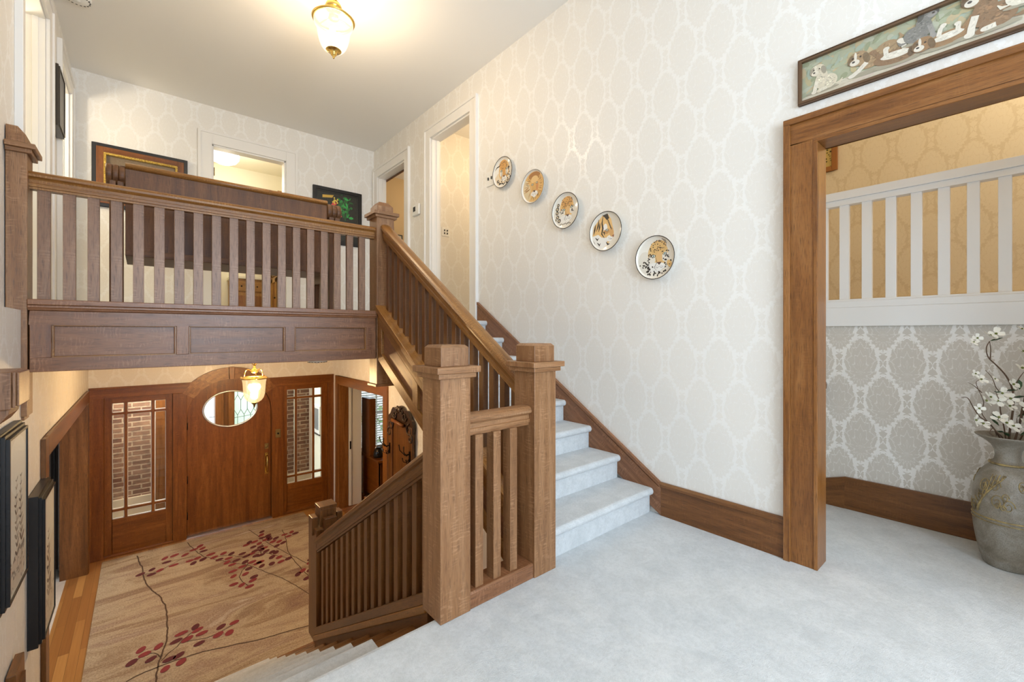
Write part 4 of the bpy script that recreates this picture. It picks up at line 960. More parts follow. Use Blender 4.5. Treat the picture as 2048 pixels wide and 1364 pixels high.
def etch(seed, fern):
    def f(t, O, A, w, h, s):
        rd = random.Random(seed); ar = Art(O, A, V3(0, 0, 1), V3(s, 0, 0))
        ar.poly([(0, 0), (w, 0), (w, h), (0, h)], (.62, .60, .53)); ar.layer()
        ar.ell(w * .5, h * .80, w * .48, h * .19, 0, (.68, .68, .62)); ar.ell(w * .5, h * .12, w * .46, h * .11, 0, (.55, .50, .43)); ar.layer()
        ink = (.13, .11, .10)
        for st_ in range(2 if not fern else 1):
            x0 = w * (.5 + (st_ - .3) * .25); pts = [(x0 + math.sin(k * .5) * w * .03, h * (.05 + .65 * k / 12)) for k in range(13)]; ar.line(pts, .006, ink)
            for k in range(3, 13):
                px, pz = pts[k]
                for sg in (-1, 1):
                    L = w * (.34 if fern else .22) * (1 - k / 18) * rd.uniform(.7, 1.1); an = rd.uniform(.3, .8)
                    ar.ell(px + sg * L * .5 * math.cos(an), pz + L * .5 * math.sin(an), L * .5, L * .15, sg * an if sg > 0 else PI - an, ink if rd.random() < .6 else (.30, .27, .23), 10)
        for k in range(40): ar.ell(rd.uniform(.1, .9) * w, rd.uniform(.02, .25) * h, rd.uniform(.004, .014), rd.uniform(.004, .01), rd.random(), (.25, .22, .19), 8)
        ar.build('print', 'print_flat', t)
    return f
framed('framed_picture', 'larger black-framed botanical print nearest the viewer on the left stair wall', XLL, 2.90, 3.36, .0, .80, [(0, .030), (.012, .042), (.026, .055)], etch(3, False), group='black-framed botanical prints')
framed('framed_picture', 'smaller black-framed fern print beside the oak opening on the left wall', XLL, 3.70, 4.16, -.58, .30, [(0, .045), (.014, .058), (.028, .070)], etch(5, True), group='black-framed botanical prints')
# oak bracket and oak block on the left wall
t = thing('wall_bracket', 'grooved oak bracket block on the left wall in front of the half newel', 'bracket', (-.46, 2.85, .86))
mb = MB(); mb.box(XLL, -.418, 2.76, 3.05, .925, 1.085)
mb.box(-.418, -.407, 2.775, 3.03, .93, 1.083); mb.box(-.407, -.399, 2.79, 3.02, .935, 1.08); mb.build('block', 'oak_slat', t, .004)
mb = MB(); mb.prism([(XLL, .925), (-.425, .925), (-.43, .90), (-.455, .862), (XLL, .862)], 'y', 2.79, 3.0, 'z'); mb.build('corbel', 'oak_slat', t, .004)
t = thing('stair_post', 'short oak wall post with a recessed face at the bottom left of the stair', 'post', (-.47, 3.25, -1.0))
mb = MB(); mb.box(XLL, -.455, 3.14, 3.36, -.98, -.40, taper=.006); mb.build('post_body', 'oak_base', t, .003); bx('post_panel', 'oak_dark', -.46, -.449, 3.17, 3.30, -.95, -.47, 'z', t)
# ================================================================== UPPER HALL
# high-backed settle seen from behind
t = thing('bench', 'long dark oak settle with scrolled ends, its panelled back turned to the balustrade', 'bench', (.59, 4.25, ZU))
bx('back_panel', 'oak_dark', -.085, 1.265, 4.035, 4.06, 1.80, 2.405, 'z', t, .002)
MB().box(-.085, 1.265, 4.025, 4.068, 1.785, 1.83, 'x').build('back_rail', 'oak_dark', t, .004)
MB().prism([(4.048 + .032 * math.cos(a), 2.412 + .024 * math.sin(a)) for a in [2 * PI * i / 16 for i in range(16)]], 'x', -.085, 1.265, smooth=True).build('top_rail', 'oak_rail', t)
for s, xa, xb in ((-1, -.185, -.085), (1, 1.265, 1.385)):
    w = xb - xa
    mb = MB()
    for i in range(3): mb.lathe([(0, 0), (.066, 0), (.070, .006), (.070, w / 3 - .006), (.066, w / 3 - .001), (0, w / 3 - .001)], (xa + i * w / 3, 4.075, 2.345), 24, ax='x', g='x')
    mb.build('scroll', 'oak_dark', t)
    for i in (0, 1): bx('end_post', 'oak_dark', xa + .018 + i * (w - .02) / 2, xa + .018 + (i + 1) * (w - .02) / 2 - .006, 4.03, 4.085, ZU, 2.30, 'z', t, .004)
    mb = MB(); mb.prism([(4.085, 1.70), (4.50, 1.72), (4.55, 1.80), (4.55, 1.98), (4.48, 2.05), (4.2, 2.08), (4.12, 2.28), (4.085, 2.30)], 'x', xa + .02, xb - .02, 'z'); mb.build('arm_end', 'oak_dark', t, .006)
    bx('front_leg', 'oak_dark', xa + .02, xb - .02, 4.47, 4.54, ZU, 1.72, 'z', t, .006)
bx('seat', 'oak_dark', -.085, 1.265, 4.06, 4.54, 1.785, 1.82, 'x', t, .004)
MB().prism([(1.195, ZU), (1.255, ZU), (1.262, 1.80), (1.215, 1.80)], 'y', 4.02, 4.06, 'z').build('back_leg', 'oak_dark', t)

def framed_back(name, label, x0, x1, z0, z1, steps, artf, mats):
    t = thing(name, label, 'picture', ((x0 + x1) / 2, YB, z0))
    for i, (ins, dep, m, nm) in enumerate(steps):
        nxt = steps[i + 1][0] if i + 1 < len(steps) else ins + .02
        mb = MB(); w = nxt - ins; a, b, c, d = x0 + ins, x1 - ins, z0 + ins, z1 - ins
        mb.box(a, a + w, YB - dep, YB - .001, c, d); mb.box(b - w, b, YB - dep, YB - .001, c, d); mb.box(a + w, b - w, YB - dep, YB - .001, c, c + w, 'x'); mb.box(a + w, b - w, YB - dep, YB - .001, d - w, d, 'x')
        mb.build(nm, m, t, .002)
    ins = steps[-1][0] + .019
    artf(t, Vector((x0 + ins, YB - .012, z0 + ins)), V3(1, 0, 0), x1 - x0 - 2 * ins, z1 - z0 - 2 * ins)
    return t
g = G('carved_gilt'); o_ = g.obj(); n_ = g.noise(o_, 55, 4, .6, 1.5); g.set(Base_Color=g.ramp(n_, [(.3, (.20, .10, .02)), (.5, (.60, .38, .06)), (.7, (.88, .66, .18))]), Metallic=.25, Roughness=.4); g.bump(n_, .8, .02); M['gilt'] = g.m
def oldpaint(t, O, A, w, h):
    ar = Art(O, A, V3(0, 0, 1), V3(0, -1, 0)); ar.poly([(0, 0), (w, 0), (w, h), (0, h)], (.16, .10, .05)); ar.layer(); ar.ell(w * .5, h * .6, w * .3, h * .3, 0, (.35, .24, .13)); ar.layer(); ar.ell(w * .45, h * .35, w * .22, h * .2, 0, (.10, .12, .06)); ar.build('canvas', 'print', t)
framed_back('framed_painting', 'wide picture in a carved gilt and black frame hanging behind the settle', -.405, .418, 2.62, 3.295, [(0, .04, 'black', 'frame'), (.035, .045, 'oak_red', 'wood_inset'), (.095, .055, 'gilt', 'gilt_moulding')], oldpaint, None)
def poppies(t, O, A, w, h):
    rd = random.Random(4); ar = Art(O, A, V3(0, 0, 1), V3(0, -1, 0)); ar.poly([(0, 0), (w, 0), (w, h), (0, h)], (.010, .011, .010)); ar.layer()
    ar.poly([(w * .12, h * .87), (w * .36, h * .90), (w * .40, h * .96), (w * .12, h * .93)], (.62, .38, .06)); ar.layer()
    for k in range(60):
        a, b = rd.gauss(.62, .11), rd.gauss(.72, .13)
        ar.ell(w * a, h * b, w * rd.uniform(.03, .07), h * rd.uniform(.012, .03), rd.uniform(0, 3), rd.choice([(.02, .26, .04), (.015, .16, .03), (.03, .36, .07), (.01, .10, .02)]), 10)
    ar.layer()
    for k in range(34):
        a, b = rd.gauss(.44, .07), rd.gauss(.56, .09)
        ar.ell(w * a, h * b, w * rd.uniform(.025, .06), h * rd.uniform(.015, .035), rd.uniform(0, 3), rd.choice([(.50, .02, .03), (.34, .012, .02), (.60, .05, .05)]), 10)
    for k in range(10): ar.ell(w * rd.uniform(.36, .5), h * rd.uniform(.78, .92), w * .02, h * .02, 0, (.70, .52, .08), 8)
    ar.build('print', 'print_flat', t)
framed_back('framed_picture', 'black-framed picture of red flowers and green leaves right of the bathroom door', 1.83, 2.525, 2.535, 3.335, [(0, .03, 'black', 'frame'), (.045, .02, plain('charcoal_mat', (.02, .021, .02), .3), 'mount')], poppies, None)
# small dark frame edge-on between the upper left doors
def darkart(t, O, A, w, h, s):
    ar = Art(O, A, V3(0, 0, 1), V3(s, 0, 0)); ar.poly([(0, 0), (w, 0), (w, h), (0, h)], (.05, .04, .035)); ar.build('print', 'print_flat', t)
framed('framed_picture', 'narrow dark framed picture between the two white doorways on the upper left wall', XL, 5.055, 5.40, 2.93, 3.43, [(0, .050), (.012, .058)], darkart, plain('dark_walnut', (.05, .038, .028), .3))

# tan room picture and dark inner door stop
t = framed('framed_picture', 'small framed map seen through the farther doorway on the right', 4.6, 6.6, 7.25, 2.2, 2.95, [(0, .02), (.02, .025)], etch(9, False), s=-1)
t2 = thing('framed_picture', 'small black-framed print hanging in the tan room behind the balcony newel', 'picture', (3.42, 7.3, 2.65))
def sm(x0, x1, z0, z1):
    mb = MB(); w = .015
    mb.box(x0, x0 + w, 7.275, 7.299, z0, z1); mb.box(x1 - w, x1, 7.275, 7.299, z0, z1); mb.box(x0, x1, 7.275, 7.299, z0, z0 + w, 'x'); mb.box(x0, x1, 7.275, 7.299, z1 - w, z1, 'x'); mb.build('frame', 'black', t2)
    ar = Art((x0 + w, 7.285, z0 + w), V3(1, 0, 0), V3(0, 0, 1), V3(0, -1, 0)); w2, h2 = x1 - x0 - 2 * w, z1 - z0 - 2 * w
    ar.poly([(0, 0), (w2, 0), (w2, h2), (0, h2)], (.60, .52, .36)); ar.layer(); ar.ell(w2 * .5, h2 * .72, w2 * .2, h2 * .12, .4, (.25, .2, .12)); ar.line([(w2 * .2, h2 * .5), (w2 * .5, h2 * .6), (w2 * .8, h2 * .55)], .01, (.3, .25, .15)); ar.build('print', 'print_flat', t2)
sm(3.22, 3.60, 2.52, 3.02)
struct(bx('trim_15', 'oak_dark', XW + .12, XW + .135, DB[0], DB[1], DB[2] - .04, DB[2] - .005, 'y'))

# switches and thermostat on the right wall
def plate(name, label, cat, x, y, z, w, h, togg, s=-1):
    t = thing(name, label, cat, (x, y, z)); a, b = sorted((x, x + s * .008)); 
    bx('cover', 'plastic', a, b, y - w / 2, y + w / 2, z - h / 2, z + h / 2, 'z', t, .003)
    for (dy, dz) in togg:
        a, b = sorted((x + s * .007, x + s * .018)); bx('toggle', 'plastic_dark', a, b, y + dy - .007, y + dy + .007, z + dz - .014, z + dz + .014, 'z', t, .002)
    return t
plate('light_switch', 'white double light switch beside the uppermost cat plate', 'light switch', XW, 3.53, 2.832, .125, .15, ((-.027, 0), (.027, 0)))
t = thing('thermostat', 'small white thermostat between the two white doorways on the right wall', 'thermostat', (XW, 5.09, 2.76))
bx('body', 'plastic', XW - .03, XW, 5.00, 5.175, 2.775, 2.915, 'z', t, .012); bx('display', 'plastic_dark', XW - .032, XW - .029, 5.085, 5.145, 2.825, 2.885, 'z', t)
t = thing('light_switch', 'white four-toggle switch plate on the wallpaper inside the nearer white doorway', 'light switch', (3.3, 5.15, 2.6))
sxx, szz = 3.19, 2.64
bx('cover', 'plastic', sxx - .06, sxx + .06, 5.142, 5.15, szz - .06, szz + .06, 'z', t, .003)
for (a, b) in ((-.022, .02), (.022, .02), (-.022, -.02), (.022, -.02)): bx('toggle', 'plastic_dark', sxx + a - .007, sxx + a + .007, 5.132, 5.143, szz + b - .010, szz + b + .010, 'z', t)

# ceiling lamp
lx2, ly2 = 1.19, 3.63
t = thing('ceiling_lamp', 'lit brass ceiling lamp with a ribbed glass bell shade in the upper hall', 'ceiling lamp', (lx2, ly2, 3.49))
mb = MB(); mb.lathe([(0, 0), (.085, 0), (.09, -.012), (.075, -.03), (.05, -.04), (.022, -.05), (.018, -.085), (.034, -.095), (.058, -.118), (.066, -.14), (.058, -.162), (.034, -.178), (.030, -.19), (.036, -.20), (.036, -.225), (.028, -.235), (0, -.235)], (lx2, ly2, ZC), 32); mb.build('canopy', 'brass', t)
mb = MB(); mb.lathe([(.140, .012), (.155, .010), (.165, .0), (.160, -.012), (.146, -.012), (.140, .0), (.140, .012)], (lx2, ly2, 3.795), 40)
for k in range(3):
    th = k * 2 * PI / 3; mb.tube([(lx2 + r * math.cos(th), ly2 + r * math.sin(th), z) for r, z in ((.145, 3.80), (.09, 3.815), (.0, 3.82))], .005, 6)
mb.lathe([(0, .03), (.03, .025), (.04, .01), (0, .0)], (lx2, ly2, 3.795), 20); mb.build('rim', 'brass', t)
MB().lathe([(.148, 3.785), (.150, 3.765), (.143, 3.745), (.128, 3.735), (.124, 3.70), (.118, 3.655), (.107, 3.61), (.092, 3.575), (.072, 3.552), (.045, 3.540)], (lx2, ly2, 0), 56, wob=lambda th, h: 1 + (.012 * math.cos(28 * th) if h < 3.74 else 0)).build('glass_shade', frosted('ribbed_glass', (1, .97, .90), (1, .86, .62), 1.15, .5), t)
MB().lathe([(.060, 3.546), (.050, 3.538), (.024, 3.532), (.026, 3.520), (.020, 3.508), (.009, 3.500), (.008, 3.494), (.010, 3.490), (.006, 3.483), (0, 3.480)], (lx2, ly2, 0), 24).build('finial', 'brass', t)
for a in (0, 2.1, 4.2): MB().ball((lx2 + .045 * math.cos(a), ly2 + .045 * math.sin(a), 3.68), .024, 12, sc=(1, 1, 1.4)).build('bulb', glow('lamp_bulb', (1, .86, .62), 30), t)

# bathroom lamp and cabinets
t = thing('ceiling_lamp', 'white glass bowl lamp glowing on the bathroom ceiling', 'ceiling lamp', (.93, 7.6, 3.70))
MB().lathe([(.16, 3.92), (.19, 3.88), (.185, 3.82), (.15, 3.77), (.09, 3.74), (.02, 3.725), (0, 3.725)], (.93, 7.6, 0), 28).build('glass_bowl', frosted('opal_glass', (1, 1, 1), (1, .98, .92), 2.2, .35), t)
MB().lathe([(0, ZC), (.07, ZC), (.07, ZC - .02), (.02, ZC - .03), (.015, 3.92), (.16, 3.92), (.16, 3.91), (0, 3.91)], (.93, 7.6, 0), 20).build('mount', 'steel', t)
t = thing('cabinet', 'tall honey oak bathroom cabinet with framed doors seen through the doorway', 'cabinet', (1.75, 7.7, ZU))
bx('carcass', 'oak_honey', 1.58, 2.1, 7.35, 8.07, ZU, 3.42, 'z', t, .003)
for i in range(2):
    for (za, zb) in ((ZU + .1, 2.1), (2.13, 3.38)):
        ya = 7.37 + i * .35; mb = MB(); w = .07; yb = ya + .33
        mb.box(1.562, 1.58, ya, ya + w, za, zb); mb.box(1.562, 1.58, yb - w, yb, za, zb); mb.box(1.562, 1.58, ya, yb, za, za + w, 'y'); mb.box(1.562, 1.58, ya, yb, zb - w, zb, 'y')
        d = mb.build('door', 'oak_honey', t, .003); bx('door_panel', 'oak_rail', 1.574, 1.579, ya + w, yb - w, za + w, zb - w, 'z', d)
        MB().ball((1.552, ya + .05, (za + zb) / 2), .013, 10).build('knob', 'black_metal', d)
t = thing('vanity', 'low honey oak bathroom vanity with a pale top seen between the balusters', 'vanity', (1.35, 8.3, ZU))
bx('carcass', 'oak_honey', 1.10, 1.56, 8.12, 8.58, ZU, 2.12, 'z', t, .003); bx('countertop', 'cream', 1.08, 1.57, 8.09, 8.6, 2.12, 2.16, 'x', t, .004)
for i in range(2):
    xa = 1.12 + i * .22
    d = bx('drawer', 'oak_honey', xa, xa + .20, 8.10, 8.12, 1.92, 2.08, 'x', t, .004); MB().ball((xa + .10, 8.092, 2.0), .012, 10).build('knob', 'black_metal', d)
    d = bx('door', 'oak_honey', xa, xa + .20, 8.10, 8.12, 1.45, 1.89, 'z', t, .004); bx('door_panel', 'oak_rail', xa + .04, xa + .16, 8.095, 8.10, 1.49, 1.85, 'z', d)

# ================================================================== CAT PLATES
INK = (.020, .014, .012); GOLD = (.62, .33, .10); GOLD2 = (.72, .45, .17); IVORY = (.76, .71, .62); WHITE = (.80, .78, .74); RUST = (.38, .17, .05)
def spots(ar, rd, n, reg, r0, r1, col=INK):
    k = 0; r0 *= 1.35; r1 *= 1.35
    for _ in range(n * 14):
        a, b = rd.uniform(-1, 1), rd.uniform(-1, 1)
        if reg(a, b): ar.ell(a, b, rd.uniform(r0, r1), rd.uniform(r0, r1) * .8, rd.uniform(0, 3), col, 7); k += 1
        if k >= n: break
def eye(ar, x, y, w, col=(.45, .50, .40)):
    ar.ell(x, y, w, w * .6, 0, INK, 14); ar.layer(); ar.ell(x, y, w * .72, w * .42, 0, (.75, .70, .55), 12); ar.ell(x, y, w * .38, w * .38, 0, col, 12); ar.layer(); ar.ell(x, y, w * .22, w * .22, 0, INK, 10)
def muzzle(ar, x, y, k, fur):
    ar.ell(x, y + .30 * k, .17 * k, .34 * k, 0, fur); ar.layer()
    ar.ell(x - .13 * k, y - .10 * k, .19 * k, .15 * k, .2, WHITE); ar.ell(x + .13 * k, y - .10 * k, .19 * k, .15 * k, -.2, WHITE); ar.ell(x, y - .24 * k, .15 * k, .12 * k, 0, WHITE); ar.layer()
    ar.poly([(x - .13 * k, y + .10 * k), (x + .13 * k, y + .10 * k), (x + .03 * k, y - .03 * k), (x - .03 * k, y - .03 * k)], (.10, .05, .04)); ar.layer()
    ar.line([(x, y - .02 * k), (x, y - .12 * k)], .022 * k, INK); ar.line([(x, y - .12 * k), (x - .11 * k, y - .19 * k), (x - .23 * k, y - .15 * k)], .022 * k, INK); ar.line([(x, y - .12 * k), (x + .11 * k, y - .19 * k), (x + .23 * k, y - .15 * k)], .022 * k, INK)
    for i in range(3):
        for s in (-1, 1): ar.ell(x + s * (.08 + .05 * i) * k, y - .08 * k - .02 * i, .012 * k, .012 * k, 0, INK, 6)
def plate_art(kind, ar):
    rd = random.Random(kind)
    if kind == 1:      # spotted cat, face on
        ar.poly([(-.95, -.2), (-.5, .1), (-.3, -.5), (.9, -.55), (.8, -1), (-.8, -1)], (.74, .62, .45)); ar.layer()
        ar.ell(.10, .12, .58, .72, 0, GOLD2); ar.ell(.0, .55, .44, .36, 0, GOLD); ar.layer(); ar.ell(-.22, .0, .16, .26, .2, IVORY); ar.ell(.42, .02, .15, .26, -.2, IVORY); ar.layer()
        spots(ar, rd, 34, lambda a, b: (a - .05) ** 2 / .20 + (b - .5) ** 2 / .13 < 1, .018, .028); spots(ar, rd, 26, lambda a, b: b < -.45 and a * a + b * b < .85, .035, .055); spots(ar, rd, 16, lambda a, b: .42 < a < .72 and -.45 < b < .4, .03, .045)
        muzzle(ar, .10, -.32, .95, GOLD); eye(ar, -.18, .14, .12); eye(ar, .40, .18, .11); ar.line([(-.16, .06), (-.14, -.2), (-.16, -.45), (-.04, -.58)], .045, INK); ar.line([(.38, .1), (.34, -.2), (.38, -.42)], .045, INK)
        ar.line([(-.9, .35), (-.7, .52), (-.42, .55), (-.28, .68)], .09, INK); ar.line([(.55, .85), (.72, .68)], .08, INK)
    elif kind == 2:    # maned cat
        ar.ell(0, 0, .985, .985, 0, GOLD2, 40); ar.layer(); ar.ell(-.62, -.15, .35, .75, .25, (.68, .55, .34)); ar.ell(.1, .72, .55, .25, 0, RUST); ar.layer()
        for k in range(46):
            a = rd.uniform(.6, 5.9) + PI / 2 - .0; r0 = rd.uniform(.40, .55); r1 = rd.uniform(.8, .97); sw = rd.uniform(-.25, .25)
            ar.line([(.08 + r0 * math.cos(a), .05 + r0 * math.sin(a)), (.05 + (r0 + r1) / 2 * math.cos(a + sw / 2), (r0 + r1) / 2 * math.sin(a + sw / 2)), (r1 * math.cos(a + sw), r1 * math.sin(a + sw))], rd.uniform(.025, .05), INK if k % 5 == 0 else (RUST if k % 2 else (.50, .27, .08)))
        ar.layer(); ar.ell(.12, .05, .42, .62, 0, (.68, .41, .15)); ar.ell(.12, .45, .34, .25, 0, (.74, .50, .22)); ar.layer(); ar.ell(.36, -.02, .12, .30, 0, (.60, .27, .10)); ar.layer()
        muzzle(ar, .10, -.36, 1.0, (.64, .37, .12)); eye(ar, -.08, .15, .12); eye(ar, .34, .20, .11); ar.line([(-.05, .03), (-.03, -.25), (-.08, -.45)], .03, RUST); ar.line([(.30, .06), (.27, -.2)], .03, RUST)
    elif kind in (3, 5):
        x0 = .10 if kind == 3 else .16
        ar.ell(-.55, -.25, .42, .62, .15, (.74, .70, .62)); ar.layer()
        ar.ell(x0 - .02, .18, .56, .64, .0, GOLD2 if kind == 3 else (.70, .47, .20)); ar.ell(x0, .5, .46, .36, 0, GOLD if kind == 3 else (.64, .40, .15)); ar.layer()
        ar.ell(x0 - .36, -.08, .20, .24, .2, IVORY); ar.ell(x0 + .38, .0, .17, .24, -.2, IVORY); ar.ell(x0 - .2, -.5, .45, .25, 0, WHITE); ar.layer()
        spots(ar, rd, 46, lambda a, b: (a - x0) ** 2 / .22 + (b - .52) ** 2 / .11 < 1, .018, .028)
        if kind == 3:
            for (a, b, r) in ((-.70, .22, .14), (-.72, -.02, .13), (-.68, -.28, .13), (-.55, -.52, .14), (-.85, -.45, .09), (-.62, .45, .11)):
                ar.ell(a, b, r, r * .9, rd.random(), INK, 12); ar.layer(); ar.ell(a, b, r * .55, r * .5, 0, (.70, .58, .40), 10); ar.layer(); ar.ell(a + .02, b, r * .2, r * .2, 0, INK, 7)
            for k in range(9): ar.ell(-.45 + k * .1, -.78 + .03 * math.sin(k * 2.1), .05, .03, k, INK, 7)
        else:
            spots(ar, rd, 60, lambda a, b: a * a + b * b < .86 and b < -.15 and not ((a - x0) ** 2 / .13 + (b + .25) ** 2 / .16 < 1), .025, .05)
            ar.ell(.78, -.38, .12, .20, .5, GOLD2); ar.layer(); spots(ar, rd, 6, lambda a, b: (a - .78) ** 2 + (b + .38) ** 2 < .015, .02, .03); ar.line([(.70, -.52), (.80, -.56)], .03, INK)
            ar.line([(.35, .92), (.55, .78), (.62, .62)], .12, (.25, .2, .15))
        ar.layer(); spots(ar, rd, 26, lambda a, b: -.12 < b < .30 and (a < x0 - .26 or a > x0 + .28) and abs(a - x0) < .58, .022, .036)
        muzzle(ar, x0 + .06, -.34, 1.0, (.68, .42, .18)); eye(ar, x0 - .26, .08, .13, (.35, .55, .60)); eye(ar, x0 + .36, .14, .11, (.35, .55, .60)); ar.line([(x0 - .12, .0), (x0 - .06, -.25), (x0 - .22, -.5), (x0 - .08, -.66)], .03, INK)
    else:              # striped cat in profile, looking right
        ar.poly([(-.25, .93), (.1, .97), (.35, .62), (.45, .2), (.52, -.1), (.52, -.32), (.46, -.52), (.2, -.62), (.1, -.78), (-.3, -.92), (-.8, -.55), (-.95, -.1), (-.85, .4)], GOLD2); ar.layer()
        ar.poly([(-.95, -.15), (-.55, -.1), (-.3, -.3), (0, -.35), (.1, -.75), (-.3, -.93), (-.8, -.6)], WHITE); ar.ell(-.05, .22, .14, .22, 0, WHITE); ar.ell(.24, -.42, .24, .17, .1, WHITE); ar.layer()
        ar.ell(.36, -.08, .15, .28, .15, (.60, .33, .12)); ar.ell(.02, -.02, .20, .13, 0, (.50, .26, .09)); ar.layer()
        for s_ in ([(-.2, .9), (-.28, .5), (-.22, .2), (-.3, -.1), (-.12, -.35)], [(-.5, .75), (-.55, .4), (-.68, .1)], [(-.72, .5), (-.8, .2), (-.86, -.05)], [(-.75, -.25), (-.6, -.4), (-.5, -.3)], [(-.62, -.55), (-.45, -.72), (-.38, -.6)], [(-.42, .55), (-.45, .3), (-.52, .05)], [(-.95, -.35), (-.85, -.55), (-.78, -.7)], [(-.08, -.08), (-.16, .0), (-.1, -.2)], [(.0, -.6), (.12, -.75), (.24, -.72)]): ar.line(s_, .11, INK)
        ar.poly([(-.25, .93), (.10, .98), (.22, .70), (.05, .62), (-.1, .8)], INK)
        for k in range(7): ar.line([(.02 + .04 * k, .68 - .08 * k), (.14 + .04 * k, .62 - .09 * k), (.20 + .03 * k, .50 - .08 * k)], .045, INK)
        ar.layer(); eye(ar, .06, .06, .12, (.3, .35, .3)); ar.poly([(.40, -.30), (.54, -.24), (.53, -.36), (.46, -.40)], (.30, .12, .07)); ar.layer(); ar.line([(.46, -.40), (.36, -.48), (.16, -.44)], .025, INK)
        for k in range(4): ar.ell(.16 + .06 * k, -.36 - .015 * k, .014, .014, 0, INK, 6)
PL = [(1, 3.300, 2.825, 'uppermost decorative plate, painted with a spotted cheetah face, beside the light switch'), (2, 2.868, 2.575, 'decorative plate painted with a golden lion face and mane, second from the top'),
      (3, 2.472, 2.272, 'decorative plate painted with a leopard face and dark rosettes, middle of the row'), (4, 2.058, 2.026, 'decorative plate painted with a striped tiger in profile, second lowest of the row'),
      (5, 1.640, 1.770, 'lowest decorative plate, painted with a leopard face and raised paw')]
for kind, py, pz, lab in PL:
    t = thing('decorative_plate', lab, 'plate', (XW, py, pz - .15), 'big cat plates on the stair wall')
    MB().lathe([(0, -.003), (.08, -.003), (.085, -.010), (.135, -.018), (.147, -.032), (.150, -.034), (.1505, -.037), (.149, -.039), (.146, -.036), (.141, -.0275), (.136, -.024), (0, -.024)], (XW, py, pz), 48, ax='x').build('dish', 'ceramic', t)
    mb = MB()
    mb.tube([(XW - .0375, py + .1485 * math.cos(2 * PI * i / 48), pz + .1485 * math.sin(2 * PI * i / 48)) for i in range(48)], .0028 if kind != 2 else .0016, 6, closed=True); mb.build('rim_band', plain('dark_rim', (.03, .018, .012), .2), t)
    ar = Art((XW - .0242, py, pz), V3(0, -1, 0), V3(0, 0, 1), V3(-1, 0, 0), .137, .99); plate_art(kind, ar); ar.build('painted_decoration', 'paint', t)

